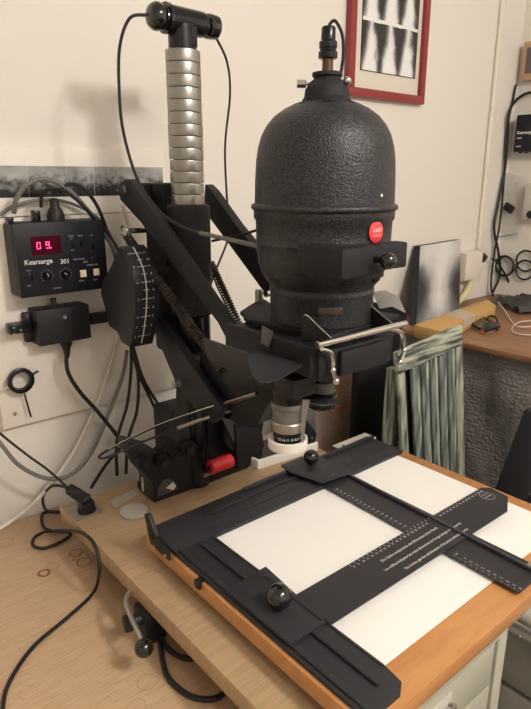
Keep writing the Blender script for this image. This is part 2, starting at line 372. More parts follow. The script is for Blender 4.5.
G().tube([V((.7925, .733, zB+.0078)), V((.780, .320, zB+.0078))], .0009, 6, 0).build('pale_edge', mat('pale metal edge', (.16, .155, .15), .4, .6), b2)  # thin paler metal line along the top of the rib
# sliders with ball knobs
s1 = G().prism([(.409, .440, EZ+.0125), (.409, .572, EZ+.0125), (.452, .574, EZ+.0125), (.484, .576, EZ+.0125), (.470, .44, EZ+.0125)], (0, 0, .0035), .001)
s1.box((.466, .445, EZ+.0155), (.473, .56, EZ+.0175), .001)
s1 = s1.build('slider_plate', 'mask', e)
k1 = onz(279, 596.5, EZ+.034)
G().cyl((k1.x, k1.y, EZ+.016), (k1.x, k1.y, EZ+.026), .006).sph(k1, .0172).build('ball_knob', 'ball', s1)
s2 = G().prism([(.71, .800, EZ+.0145), (.705, .765, EZ+.0145), (.722, .697, EZ+.0145), (.785, .690, EZ+.0145), (.80, .70, EZ+.0145), (.80, .800, EZ+.0145)], (0, 0, .0035), .001).build('slider_plate', 'mask', e)
k2 = onz(311, 457, EZ+.034)
G().cyl((k2.x, k2.y, EZ+.018), (k2.x, k2.y, EZ+.026), .005).sph(k2, .0150).build('ball_knob', 'ball', s2)
# hinge bracket and catches at the left
g = G().prism([onx(*q, .3965) for q in ((150, 533), (156, 537), (169, 551), (169, 561), (160, 553), (150, 543))], (.003, 0, 0))
g.prism([onx(*q, .3965) for q in ((144, 514), (148, 515), (156, 537), (152, 543), (149, 540))], (.003, 0, 0), .0005)
g.prism([onx(*q, .3995) for q in ((145, 514), (148, 515), (156, 537), (153, 538))], (.007, 0, 0), .0005)
hb = g.build('hinge_bracket', 'black', e)
for q in ((155, 546), (166, 555)): p = onx(*q, .397); G().cyl(p, p-X_*.002, .003, seg=12).build('screw', 'chrome', hb)
G().box((.3965, .622, -.570), (.408, .634, EZ+.0025), .001).build('catch', 'black', e)
pa = G().box((.47, .3545, EZ+.0001), (.950, .74, EZ+.0006))
tag(pa.build('paper_sheet', 'paper'), 'large blank white paper sheet clamped under the black easel blades', 'paper')

# ================================================================== ENLARGER
en = thing('photographic_enlarger', (.612, .95, BZ), 'tall black photographic enlarger with domed hammered lamp house and sprung column', 'enlarger')
CX, CY = .604, .935
# --- base casting
g = G()
out = [ony(*q, .925) for q in ((154, 503), (153, 484), (146, 476), (128, 452), (128, 441), (150, 447), (163, 455), (178, 443), (186, 420), (187, 390), (206, 372), (236, 372), (250, 395), (262, 430), (263, 452), (248, 468), (238, 478), (206, 492), (197, 488), (183, 493))]
base = G().prism(out, (0, .04, 0), .002).box((.50, .93, BZ), (.57, 1.0, -.588), .002).box((.56, .96, BZ), (.73, 1.09, -.585), .004).box((.57, .96, -.59), (.665, 1.05, -.45), .01).build('base_casting', 'black', en)
g = G().prism([(.4985, .984, BZ), (.4985, .984, -.565), (.4985, .928, -.553), (.4985, .928, BZ)], (.003, 0, 0)).build('side_plate', 'black', base)
G().prism([onx(*q, .4975) for q in ((141, 477), (152, 484), (152, 497), (142, 491))], (.001, 0, 0)).build('rating_label', 'silverlabel', base)
p = ony(169, 486, .922)
G().prism([ony(*q, .9245) for q in ((157, 497), (158, 488), (163, 480), (169, 478), (174, 481), (178, 489))], (0, -.001, 0)).build('window_recess', mat('dim recess', (.06, .055, .05), .5), base)
G().prism([ony(*q, .923) for q in ((166, 488), (173, 482), (176, 486), (173, 490))], (0, -.001, 0)).build('pale_patch', 'silverlabel', base)
for q, r in (((142, 461), .014), ((160, 459), .013), ((173, 454), .012), ((186, 447), .0165)):
    p = ony(*q, .920); G().lathe(p, [(r*.3, -.016), (r*.55, -.018), (r*.6, -.012), (r, -.012), (r, .02), (0, .02)], (0, 1, 0)).build('tube_fitting', 'dull', base)
p1, p2 = ony(210, 468.5, .895), ony(236, 460, .895); dr = V((p2-p1).x*X_+(0)*Y_).normalized()
p2 = p1+X_*.052; p1.z = p2.z = (p1.z+p2.z)/2+.002
rk = G().cyl(p1, p2, .0145, .0145, 28, .002).build('red_knob', 'red', base)
G().lathe(p1-X_*.0005, [(0, 0), (.005, 0), (.006, .002), (0, .002)], -X_).build('knob_screw', 'chrome', rk)
q0 = ony(204, 478, .90); G().box(q0, q0+V((.03, .012, .008)), .001).build('steel_stop', 'steel', base)
# right flange disc with pale gap
p = ony(243, 428, .90); fl = G().lathe(p, [(.0, -.005), (.05, -.005), (.05, .006), (0, .006)], (0, 1, 0)).build('flange', 'black', base)
G().prism([ony(*q, .892) for q in ((222, 417), (233, 421), (247, 432), (250, 440), (240, 447), (233, 441))], (0, .003, 0)).build('cover_plate', mat('grey plate', (.07, .065, .06), .5), base)
p = ony(242, 442, .890); G().sph(p, .011, sc=(1.3, .15, .5)).build('aperture', 'white', base)
g = G().prism([ony(*q, .885) for q in ((236, 425), (262, 431), (265, 447), (246, 463), (238, 470))], (0, .03, 0), .002); g.build('side_gusset', 'black', base)
# --- column
co = G().cyl((CX, CY, -.60), (CX, CY, .232), .0235, seg=32).build('column', 'glossy', en)
G().box((CX+.004, CY-.0245, .206), (CX+.014, CY-.022, .236), .001).build('column_key', 'dull', co)
n = 13; z1, z0 = .2045, -.046; hgt = (z1-z0)/n
for i in range(n):
    zt_ = z1-i*hgt; j = random.uniform(-.0006, .0006)
    g = G(); R = .0292+j; seg = 48; vs = []
    for k in range(seg+1):      # one turn of the flat steel coil, dropping slightly as it goes round
        a = 2*PI*k/seg+.6; dz = -.0045*k/seg
        for rr, zz in ((R, zt_+dz), (R+.0004, zt_+dz-.002), (R+.0004, zt_+dz-hgt+.0032), (R, zt_+dz-hgt+.0012), (R-.0015, zt_+dz-hgt+.0012), (R-.0015, zt_+dz)):
            vs.append(g.bm.verts.new((CX+rr*math.cos(a), CY+rr*math.sin(a), zz)))
    for k in range(seg):
        for m_ in range(6): g.bm.faces.new((vs[k*6+m_], vs[(k+1)*6+m_], vs[(k+1)*6+(m_+1) % 6], vs[k*6+(m_+1) % 6]))
    g.bm.faces.new(vs[:6][::-1]); g.bm.faces.new(vs[-6:]); g.build('steel_band', 'steel', co)
G().lathe((CX, CY, -.245), [(.030, 0), (.0385, .002), (.0385, .196), (.034, .199), (.028, .199)], seg=40).build('column_sleeve', 'crinkle', en)
G().lathe((CX, CY, -.32), [(.028, 0), (.034, .003), (.034, .07), (.037, .075)], seg=40).build('lower_sleeve', 'glossy', en)
p = ony(197, 364, .90); G().lathe(p, [(.010, -.019), (.019, -.006), (.023, .008), (.0235, .016), (.020, .017), (0, .017)], seg=28).build('glass_lens_cup', 'glass', en, 'small clear glass cup on the column')
p = ony(188, 398, 1.0); G().lathe(p, [(.0, -.02), (.014, -.02), (.015, .02), (0, .02)]).build('amber_tube', mat('brown glass tube', (.22, .13, .08), .25), en)
# --- cross handle on top of the column
T = V((CX, CY, .247)); tx = V((1, .02, .0)).normalized()
g = G().cyl(T-tx*.030, T+tx*.042, .0215, .0200, 32, .003).cyl((CX, CY, .2325), (CX, CY, .240), .0225, seg=28)
th = g.build('cross_handle', 'glossy', en)
G().lathe(T, [(0, -.063), (.010, -.062), (.0165, -.059), (.0210, -.052), (.0215, -.046), (.0195, -.040), (.0175, -.036), (.0180, -.034), (.0235, -.033), (.0235, -.027), (0, -.026)], tx, 32).build('end_knob', 'ball', th)
G().lathe(T, [(0, .040), (.014, .042), (.0145, .048), (.0190, .050), (.0200, .054), (.0190, .069), (.016, .072), (0, .072)], tx, 32).build('end_cap', 'ball', th)
# --- rear crosshead carrying the arms
G().box((.583, .985, -.20), (.655, 1.06, -.010), .006).box((.575, .95, -.33), (.650, 1.03, -.16), .008).box((.550, 1.03, -.045), (.60, 1.055, -.010), .006).build('rear_crosshead', 'crinkle', en)
# --- parallelogram arms
def armx(pix, X, th_, name, m='crinkle', lab=None): return G().prism([onx(*q, X) for q in pix], (th_, 0, 0), .002).build(name, m, en, lab)
la = armx(((119, 184), (124, 179.5), (129, 179), (133, 184), (169, 236), (232, 328), (244, 345), (236, 358), (217, 322), (165, 255), (140, 222), (120, 200), (118, 192)), .535, .016, 'upper_arm')
p = onx(124, 190, .534); G().cyl(p, p-X_*.004, .009, .007).build('pivot_bolt', mat('worn dark bolt', (.10, .10, .10), .4, .6), la)
ra = armx(((205, 184), (211, 190), (235, 224), (262, 257), (272, 276), (270, 297), (262, 290), (210, 219), (203, 208)), .70, .02, 'upper_arm')
p = onx(268, 293, .698); G().cyl(p, p-X_*.006, .007).build('pivot_bolt', 'chrome', ra)
armx(((148, 318), (158, 316), (205, 385), (222, 408), (212, 424), (194, 408), (176, 384)), .552, .018, 'lower_arm', 'black')
armx(((198, 352), (232, 345), (262, 372), (268, 404), (258, 424), (238, 418), (206, 392)), .572, .06, 'arm_yoke', 'black')
p = onx(179, 383, .545); G().cyl(p, p-X_*.012, .0075, .0065).build('stop_screw', 'alu', en)
# --- tension springs
a, b = onx(127, 236, .522), onx(223, 371, .522)
sp1 = G().helix(a, b, .0066, .0060, .0019).build('tension_spring', 'springdark', en)
h = onx(124, 233, .52); G().tube([h+V((0, 0, -.006)), h+V((0, .012, 0)), h+V((0, .004, .012)), h+V((0, -.012, .008)), h+V((0, -.010, -.006)), a], .0022).cyl(onx(130, 231, .52), onx(130, 231, .52)+X_*.045, .005).build('spring_hook', 'chrome', sp1)
sp2 = G().helix(onx(210, 262, .69), onx(240, 328, .69), .0075, .0060, .0019).build('tension_spring', 'springdark', en)
# --- focusing cam with printed scale
XF, WD = .475, .046
face = [(120, 246), (123, 250), (128, 260), (132, 270), (134.5, 282), (135.6, 294), (135.4, 308), (134.4, 321), (132.5, 336), (130, 348), (121, 342), (117, 332), (109, 326), (105, 309), (100.5, 293), (102, 281), (110, 268), (116, 254)]
cam_ = G().prism([onx(*q, XF) for q in face], (WD, 0, 0), .0015).build('focus_cam', 'black', en, 'drum shaped focus cam with white scale on its rim')
rim = [V(p) for p in [onx(*q, XF) for q in ((120, 246), (123, 250), (128, 260), (132, 270), (134.5, 282), (135.6, 294), (135.4, 308), (134.4, 321), (132.5, 336), (130, 348))]]
def rimat(t, X):
    t = max(0, min(.9999, t))*(len(rim)-1); i = int(t); f = t-i; p = rim[i].lerp(rim[i+1], f); tg = (rim[i]-rim[i+1]).normalized(); n_ = V((0, tg.z, -tg.y)); n_ = n_ if n_.y < 0 else -n_
    return V((X, p.y, p.z))+n_*.0004, tg, n_
g = G(); xm = XF+WD*.46
g.tube([rimat(.07+.90*i/45, xm)[0] for i in range(46)], .0012, 4, 0)
nums = ['12', '', '8', '', '6', '', '5', '', '4', '3', '2', '']; nr = ['11', '10', '9', '8', '7', '6', '5', '4', '3', '2', '1']
for i in range(11):
    p, tg, n_ = rimat(.16+.074*i, 0); L = .010 if i % 2 == 0 else .006
    g.prism([V((xm-L, 0, 0))+p-tg*.0005, V((xm+L*.9, 0, 0))+p-tg*.0005, V((xm+L*.9, 0, 0))+p+tg*.0005, V((xm-L, 0, 0))+p+tg*.0005], n_*.0003)
    for s_, xx in ((nums[i], xm-.0175), (nr[i], xm+.0115)):
        if s_: g.text(s_, .0065, V((xx, p.y, p.z))-tg*.0022, X_, tg, .0001, lift=.0004)
g.build('cam_scale', mat('white scale line', (.55, .55, .52), .5), cam_)
# --- lamp house
HX, HY = .6135, .605
prof = [(.062, -.198), (.0742, -.196), (.0742, -.158), (.0752, -.156), (.0752, -.152), (.0742, -.150), (.0750, -.146), (.079, -.1415), (.0835, -.135), (.0885, -.124), (.0915, -.115), (.0925, -.104), (.0935, -.090), (.0955, -.087), (.0940, -.083), (.0948, -.057), (.0975, -.054), (.0975, -.0435), (.1005, -.042), (.1015, -.039), (.1005, -.036), (.0962, -.034), (.0955, -.005), (.0940, .022), (.0915, .038), (.0870, .053), (.080, .066), (.0705, .077), (.057, .0865), (.044, .0925), (.030, .096), (0, .096)]
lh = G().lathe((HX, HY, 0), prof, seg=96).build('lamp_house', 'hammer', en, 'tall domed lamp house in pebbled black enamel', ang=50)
G().lathe((HX, HY, 0), [(.0325, .094), (.0325, .0985), (.030, .101), (.029, .110), (.024, .119), (.0185, .123), (.0175, .125), (.0200, .127), (.0200, .131), (.0165, .132), (.008, .132)], seg=48).build('top_collar', 'crinkle', lh)
dirc = V((-HX, -HY, 0)).normalized(); rgt = V((.766, -.643, 0))
for k in range(8):
    a = math.radians(45*k+45); p = V((HX+.0420*math.cos(a), HY+.0420*math.sin(a), .0925)); G().lathe(p, [(0, 0), (.0062, 0), (.0062, .0010), (0, .0012)], (math.cos(a)*.40, math.sin(a)*.40, 1), 16).build('vent_hole', 'dull', lh)
for k in range(10):
    a = math.radians(36*k+225-13); n_ = V((math.cos(a), math.sin(a), 0)); tn = V((-math.sin(a), math.cos(a), 0)); p = V((HX, HY, -.1325))+n_*.0838
    G().box(p-V((.0095, .0035, .004)), p+V((.0095, .0035, .004)), .003, Matrix((tn, n_, Z_)).transposed()).build('vent_slot', 'dull', lh)
# stem, connector and lamp cable
G().cyl((HX, HY, .13), (HX, HY, .156), .0072).build('lamp_stem', 'bronze', lh)
G().lathe((HX, HY, .1475), [(0, 0), (.0105, 0), (.0125, .001), (.0125, .008), (.0105, .010), (.0105, .012), (.0118, .013), (.0118, .020), (.0095, .022), (.0092, .036), (.008, .038), (0, .038)], seg=28).build('lamp_connector', 'glossy', lh)
ct = V((HX, HY, .1855)); G().tube([ct-V((0, 0, .004)), ct+V((.002, -.001, .004)), ct+rgt*.009+V((0, 0, .006)), ct+rgt*.018+V((0, 0, -.010)), ct+rgt*.020+V((0, 0, -.035)), ct+rgt*.016+V((0, 0, -.062)), ct+rgt*.013+V((0, 0, -.074))], .0022).build('lamp_cable', 'rubber', lh)
p = V((HX, HY, .118)); G().cyl(p-rgt*.018, p-rgt*.028, .002).cyl(p-rgt*.028, p-rgt*.040, .0052, seg=16, bev=.0008).build('thumb_screw', 'chrome', lh)
p2 = p+dirc*.012; G().cyl(p2+rgt*.010, p2+rgt*.024, .002).sph(p2+rgt*.026+V((0, 0, .002)), .0055).build('thumb_screw', 'chrome', lh)
# badge
nb = V((-.01, -1, 0)).normalized(); tb = V((1, -.01, 0)).normalized(); pb = V((HX, HY, -.0675))+nb*.0952
bd = G().lathe(pb, [(0, 0), (.0135, 0), (.0135, .0012), (.0125, .0018), (0, .0018)], nb, 36).build('round_badge', 'badge', lh, 'round red badge with white script')
G().text('Leitz', .0085, pb+nb*.0021+Z_*.0005, tb, Z_, .0002, 'CENTER', .35, bold=.0001).text('WETZLAR', .0035, pb+nb*.0021-Z_*.0055, tb, Z_, .0001, 'CENTER').build('badge_lettering', mat('badge print', (.85, .55, .5), .5), bd)
p = V((HX, HY, 0))+(dirc*.68+rgt*.71).normalized()*.0955; p.z = -.022; G().lathe(p, [(0, 0), (.0022, 0), (.0018, .0015), (0, .0015)], (p-V((HX, HY, p.z))), 12).build('white_rivet', 'white', lh)
# condenser door
g = G().box((.522, .482, -.116), (.600, .560, -.081), .002).box((.592, .484, -.113), (.648, .506, -.080), .003)
dr_ = g.build('condenser_door', 'crinkle', lh)
kp = ony(388, 261, .462); G().cyl(kp+Y_*.03, kp, .004).sph(kp, .0105).build('door_knob', 'ball', dr_)
p = ony(306, 306, .54); u_ = V((HX, HY, 0)); 
a = math.atan2(-1, -.72); n_ = V((math.cos(a), math.sin(a), 0)); tn = V((-math.sin(a), math.cos(a), 0)); pp = V((HX, HY, -.172))+n_*.0735
G().box(pp-V((.017, .002, .0055)), pp+V((.017, .002, .0055)), .001, Matrix((tn, n_, Z_)).transposed()).build('name_plate', mat('dark brown plate', (.05, .03, .025), .35), lh)
# --- head plate
pl = [onz(*q, -.2005) for q in ((240, 313), (249, 307), (262, 299), (300, 290), (372, 289), (400, 316), (328, 339), (304, 331), (249, 321))]
pl[3] = V((.62, .715, -.2005)); pl[4] = V((.685, .70, -.2005)); 
hp = G().prism([V((p.x, p.y, -.204)) for p in pl], (0, 0, .0065), .002).build('head_plate', 'crinkle', en)
c_ = sum((V(p) for p in pl), V())/len(pl)
G().prism([V((c_.x+(p.x-c_.x)*.93, c_.y+(p.y-c_.y)*.93, -.212)) for p in pl], (0, 0, .008), .001).build('lower_plate', 'black', hp)
p = onz(259, 297, -.19); G().cyl(V((p.x, p.y, -.205)), V((p.x, p.y, -.178)), .0065, seg=20, bev=.001).build('guide_pin', 'alu', hp)
# --- negative carrier
G().box((.515, .508, -.250), (.662, .70, -.210), .004).box((.53, .5075, -.237), (.65, .5085, -.228)).box((.548, .5, -.248), (.645, .51, -.214), .003).build('negative_carrier', 'black', en)
sdr = G().box((.505, .515, -.243), (.516, .695, -.205), .002).build('carrier_side', 'dull', en)
p = onx(268, 337, .504); G().prism([p+V((0, -.012, .010)), p+V((0, .010, .014)), p+V((0, .012, -.010)), p+V((0, -.004, -.014))], (-.003, 0, 0), .001).build('locking_quadrant', mat('dull nickel', (.12, .115, .105), .45, .5), sdr)
# --- pull bar with tabs and lever straps
ba, bc = ony(317, 345.5, .497), ony(406, 323, .497); ba.z = bc.z = (ba.z+bc.z)/2
br = G().cyl(ba, bc, .0043, seg=20, bev=.001).build('pull_bar', 'chrome', en)
for f in (.16, .84):
    p = ba.lerp(bc, f); tb_ = G().prism([p+V((0, .002, .002)), p+V((0, .048, .024)), p+V((0, .056, .018)), p+V((0, .056, -.012)), p+V((0, .004, -.004))], (.0014, 0, 0)).build('bar_tab', 'black', br)
    G().tube([p+V((.0007, .001, .002)), p+V((.0007, .026, .014)), p+V((.0007, .048, .0245)), p+V((.0007, .056, .019))], .0013, 6, 4).build('bright_edge', 'chrome', tb_)
for px_ in (((322, 349), (330, 352), (333, 360), (333, 370), (336, 381)), ((389, 329), (399, 331), (403, 338), (404, 350), (400, 362))):
    q = [ony(*a_, .499) for a_ in px_]; G().tube(q, .0034, 8, 6, flat=.8).sph(q[-1], .0048, 14).sph(q[3], .0042, 14).build('lever_strap', 'chrome', en)
# --- film trays both sides
prf = [(.417, -.198), (.4195, -.212), (.425, -.226), (.434, -.235), (.447, -.2395), (.465, -.239), (.49, -.233), (.512, -.226)]
lt = G().strip([(x_, .528, z_) for x_, z_ in prf], (0, .092, 0), .0016).cyl((.417, .528, -.198), (.417, .620, -.198), .0016, seg=8)
lt.build('film_tray', 'mask', en, 'curved film tray on the left of the head')
prr = [(.762, -.197), (.758, -.212), (.748, -.226), (.735, -.233), (.70, -.230), (.665, -.224)]
G().strip([(x_, .56, z_) for x_, z_ in prr], (0, .10, 0), -.0016).build('film_tray', 'mask', en, 'curved film tray on the right of the head')
g = G().strip([onx(372, 292, .70), onx(385, 290, .715), onx(399, 297, .74)], (.02, .0, -.028), .0008); g.build('paper_flap', mat('grey paper', (.35, .34, .32), .6), en)
# --- lens turret and lenses
L1 = V((.546, .60, 0)); L2 = V((.618, .603, 0))
G().lathe((.60, .63, -.270), [(0, 0), (.055, 0), (.06, .004), (.06, .020), (0, .02)], seg=40).box((.525, .572, -.280), (.62, .70, -.245), .006).box((.505, .545, -.284), (.548, .585, -.256), .004).lathe((.555, .62, -.288), [(0, 0), (.038, 0), (.040, .004), (.040, .03), (0, .03)], seg=30).box((.56, .66, -.33), (.66, .76, -.25), .006).build('lens_turret', 'black', en)
l1 = G().lathe((L1.x, L1.y, -.313), [(.016, 0), (.0225, .002), (.0235, .006), (.0235, .055), (0, .056)], seg=40).build('enlarging_lens', 'glossy', en, 'front lens with white filter ring')
G().lathe((L1.x, L1.y, .012), [(.0215, -.353), (.0232, -.351), (.0232, -.331), (.0250, -.329), (.0250, -.323), (.0238, -.321), (0, -.320)], seg=40).build('lens_barrel', 'lensgrey', l1)
G().lathe((L1.x, L1.y, .012), [(.0235, -.364), (.0245, -.362), (.0245, -.351), (.023, -.349), (0, -.349)], seg=40).build('aperture_ring', 'alu', l1)
G().lathe((L1.x, L1.y, .012), [(.0195, -.382), (.0215, -.380), (.0215, -.364), (0, -.363)], seg=40).build('lens_scale_ring', 'glossy', l1)
g = G()
for k, s_ in enumerate('22 16 11 8 5.6 4'.split()):
    a = math.radians(195+k*17); g.text(s_, .0055, V((L1.x+.0217*math.cos(a), L1.y+.0217*math.sin(a), -.363)), (-math.sin(a), math.cos(a), 0), Z_, .0001, 'CENTER')
g.build('aperture_numbers', 'print', l1)
p = V((L1.x, L1.y, .012))+rgt*.020+dirc*.018; G().prism([p+V((0, 0, -.378)), p+rgt*.004+V((0, 0, -.378)), p+rgt*.007+V((0, 0, -.340)), p+rgt*.012+V((0, 0, -.312)), p+rgt*.001+V((0, 0, -.312)), p+rgt*.000+V((0, 0, -.340))], dirc*.0018).build('aperture_lever', 'alu', l1)
G().lathe((L1.x, L1.y, .012), [(.0260, -.392), (.0285, -.392), (.0292, -.390), (.0292, -.378), (.0285, -.3775), (.0260, -.3775), (.0260, -.392)], seg=48, cap=False).build('filter_ring', 'white', l1)
l2 = G().lathe((L2.x, L2.y, 0), [(.012, -.338), (.0205, -.336), (.0215, -.330), (.0215, -.31), (.0195, -.308), (.0195, -.28), (0, -.28)], seg=36).build('enlarging_lens', 'glossy', en, 'second lens on the optical axis')
G().lathe((L2.x, L2.y, 0), [(.020, -.329), (.0225, -.327), (.0225, -.318), (.0205, -.316), (.0215, -.308), (.0215, -.294), (0, -.293)], seg=36).build('lens_barrel', 'lensgrey', l2)
p = V((L2.x, L2.y, 0))-rgt*.012+dirc*.014
G().prism([V((.565, .60, -.315)), V((.59, .563, -.315)), V((.632, .575, -.325)), V((.626, .60, -.325)), V((.60, .63, -.315))], (0, 0, .006), .001).build('filter_holder', 'dull', en)
# --- pair of release cables
def mid(a, b, f): return a.lerp(b, f)
r1 = [ony(257, 393.5, .66), ony(240, 398, .72), ony(223, 404, .78)]
rc = G().tube([r1[0], r1[2]], .0036, 8, 0).build('release_rod', 'chrome', en)
ca = [r1[2], ony(196, 412, .83), ony(162, 424, .87), ony(135, 436, .89), ony(108, 450, .905), ony(99, 457, .91), ony(108, 457, .90), ony(140, 443, .885), ony(178, 428, .86)]
G().tube(ca, .0022).build('release_cable', 'rubber', rc)
q = [ony(178, 428, .86), ony(203, 419, .82)]; G().tube(q, .0036, 8, 0).tube([q[1], ony(222, 413, .80), ony(238, 408, .80)], .0030).build('release_tip', 'alu', rc)
G().tube([r1[2]+Z_*.002, ony(196, 411.4, .829), ony(162, 423.4, .869), ony(135, 435.4, .889), ony(108, 449.4, .904)], .0013, 6).build('bright_edge', 'chrome', rc)
# --- cable from the cross handle down to the grey release rod, and the right hand cable
k0 = T-tx*.062
G().tube([k0, ony(130, 18, .99), ony(120, 45, .985), ony(119, 85, .975), ony(123, 130, .96), ony(137, 178, .93), ony(158, 210, .88), ony(180, 226, .84), ony(201, 233.5, .80)], .0027).build('handle_cable', 'rubber', en)
G().cyl(ony(200, 233, .80), ony(262, 247, .66), .0034, seg=10).build('release_sleeve', 'greycable', en)
G().tube([T+tx*.068-V((0, 0, .012)), ony(227, 62, .96), ony(230, 95, .98), ony(225, 150, .99), ony(228, 215, 1.0), ony(229, 236, 1.0), ony(214, 275, 1.01), ony(206, 300, 1.02)], .0022).build('handle_cable', 'rubber', en)
G().tube([ony(212, 241, .95), ony(240, 235, .88), ony(262, 229, .80), ony(280, 228, .74)], .0024).build('lamp_lead', 'rubber', en)

# ================================================================== SMALL THINGS ROUND THE ENLARGER
wb = thing('filter_box', (.81, .93, BZ), 'low white box with black lid on the baseboard behind the lens', 'box')
pw = [(.735, .900), (.732, .960), (.885, .960), (.885, .880)]
pw = [onz(258, 470, BZ), V((.731, .975, BZ)), V((.89, .975, BZ)), onz(318, 451, BZ)]
pw = [V((p.x, p.y, BZ)) for p in pw]
G().prism(pw, (0, 0, .022), .0015).build('box_body', 'white', wb)
c_ = sum((p for p in pw), V())/4
G().prism([V((c_.x+(p.x-c_.x)*.93, c_.y+(p.y-c_.y)*.90, BZ+.022)) for p in pw], (0, 0, .0025)).build('lid', 'black', wb)
g = G().prism([ony(*q, .915) for q in ((297, 417), (306, 419), (317, 434), (314, 445), (303, 449), (297, 447))], (0, .01, 0), .001)
bp = g.build('black_tab', 'black', wb); p = ony(312, 438, .914); G().lathe(p, [(0, 0), (.002, 0), (.002, .001), (0, .001)], -Y_, 12).build('tab_hole', 'greydisc', bp)
# metal bracket behind the easel
p = onz(330, 452, BZ); g = G().box((p.x-.012, p.y-.015, BZ), (p.x+.052, p.y+.018, BZ+.026), .001)
o = thing('steel_bracket', (p.x, p.y, BZ), 'grey steel channel bracket behind the back edge of the easel', 'bracket')
G().box((p.x-.01, .815, BZ+.022), (p.x+.10, .85, BZ+.025), .0005).box((p.x-.01, .815, BZ), (p.x+.10, .8175, BZ+.024), .0005).build('channel', 'rack', o)
G().prism([(p.x-.012, .815, BZ), (p.x-.012, .85, BZ), (p.x-.012, .85, BZ+.024), (p.x-.012, .815, BZ+.024)], (.002, 0, 0)).build('end_face', 'cabdark', o)
G().cyl((p.x+.008, .833, BZ+.024), (p.x+.008, .833, BZ+.026), .0025, seg=10).build('hole', 'dull', o); g.bm.free()
# board clamp with ball lever
bc_ = onz(144, 648, -.637); o = thing('clamp_lever', (bc_.x, bc_.y, TZ), 'bent steel clamp lever with black ball knob under the baseboard edge', 'clamp')
a0 = onz(130, 601, -.625)
G().tube([V((.40, .735, -.640)), V((.375, .735, -.628)), onz(131, 592, -.622), onz(126, 601, -.622), onz(131, 617, -.626), onz(142, 640, -.634)], .0036, 8, 8).build('lever', 'alu', o)
G().sph(bc_, .0135).build('ball_knob', 'ball', o)
hb_ = onz(131, 622, -.648); G().lathe(hb_+V((.0, 0, .0)), [(0, -.012), (.012, -.011), (.013, -.008), (.013, .0), (.010, .002), (.010, .03), (0, .03)], (1, -.2, 0), 20).box((hb_.x+.014, hb_.y-.02, -.69), (hb_.x+.05, hb_.y+.02, -.634), .004).build('clamp_body', 'black', o)

# ================================================================== TIMER AND JUNCTION BOX ON THE WALL
mb_ = G().box((.20, WY-.010, -.070), (.705, WY-.0005, .055), .0005)
o = thing('photo_strip', (.5, WY, -.07), 'white mount on the back wall with a row of dark landscape prints', 'picture'); mb_.build('mount', mat('white mount card', (.82, .78, .72), .6), o)
bnd = [.232, .300, .363, .436, .513, .583, .675, .690]
bx = [ony(q, 182, WY).x for q in (26, 66, 92, 117, 161)]
xs = [.245, .318, bx[0], bx[1], bx[2], bx[3], bx[4]]
for a, b in zip(xs, xs[1:]):
    G().quad((a, WY-.0106, -.036), (b-.0006, WY-.0106, -.036), (b-.0006, WY-.0106, .0205), (a, WY-.0106, .0205)).build('landscape_print', 'land', o)
bw = G().box((.308, WY-.016, -.480), (.86, WY-.0005, -.072), .0015)
tag(bw.build('backing_board', 'board'), 'white laminate board screwed to the wall behind the timer', 'board')
p = ony(15, 414, WY-.016); tag(G().lathe(p, [(0, 0), (.0042, 0), (.0035, .0015), (.001, .0018), (0, .0012)], -Y_, 16).build('screw', 'alu'), 'single screw head in the lower left of the white wall board', 'screw')
TY = 1.115; tl = ony(10, 223, TY); 
x0, x1, zt0, zb0 = .352, .526, -.078, -.2135
tm = thing('darkroom_timer', (.44, TY, zb0), 'black enlarging timer box on the left with lit red digits', 'timer')
G().box((x0, TY+.004, zb0), (x1, WY-.018, zt0), .006, seg=3).build('case', 'plastic', tm)
G().box((x0+.001, TY, zb0+.001), (x1-.001, TY+.007, zt0-.001), .001).build('front_panel', 'panel', tm)
def tp(cx_, cy2): return ony(cx_/4.425, 190+cy2/4.425, TY)    # photo detail crop of the timer front
def tbox(a, b, m, name, h=.0006, bev=0, par=tm, lab=None): 
    p, q = tp(*a), tp(*b); return G().box((min(p.x, q.x), TY-h, min(p.z, q.z)), (max(p.x, q.x), TY+.0005, max(p.z, q.z)), bev).build(name, m, par, lab)
disp = tbox((132, 208), (273, 280), 'display', 'display_window', .0006)
g = G(); o_ = tp(158, 262); g.text('09.', .0175, (o_.x, TY-.0007, o_.z), X_, Z_, .0002, sx=.85, shear=.1)
g.bm.free()
def seg7(g, x, z, ch, w_=.0075, h=.0125, t_=.0016):
    segs = {'0': 'abcdef', '9': 'abcdfg'}[ch]; hh = h/2
    R_ = {'a': (x, z+h-t_, x+w_, z+h), 'd': (x, z, x+w_, z+t_), 'g': (x, z+hh-t_/2, x+w_, z+hh+t_/2), 'f': (x, z+hh, x+t_, z+h), 'b': (x+w_-t_, z+hh, x+w_, z+h), 'e': (x, z, x+t_, z+hh), 'c': (x+w_-t_, z, x+w_, z+hh)}
    for s_ in segs:
        a, b, c_, d_ = R_[s_]; k = .0004; g.box((a+k, TY-.0012, b+k), (c_-k, TY-.0005, d_-k))
g = G(); a = tp(163, 262); seg7(g, a.x, a.z, '0'); b = tp(203, 262); seg7(g, b.x, a.z, '9'); g.box((b.x+.0088, TY-.0012, a.z), (b.x+.0105, TY-.0005, a.z+.0018)); g.build('lit_digits', 'digit', disp)
g = G(); a = tp(108, 333); g.text('Kearsarge', .0128, (a.x, TY, a.z), X_, Z_, .0003, sx=1.0, bold=.00018); a = tp(267, 327); g.text('301', .0122, (a.x, TY, a.z), X_, Z_, .0003, bold=.00018)
g.build('lettering', 'print', tm)
g = G()
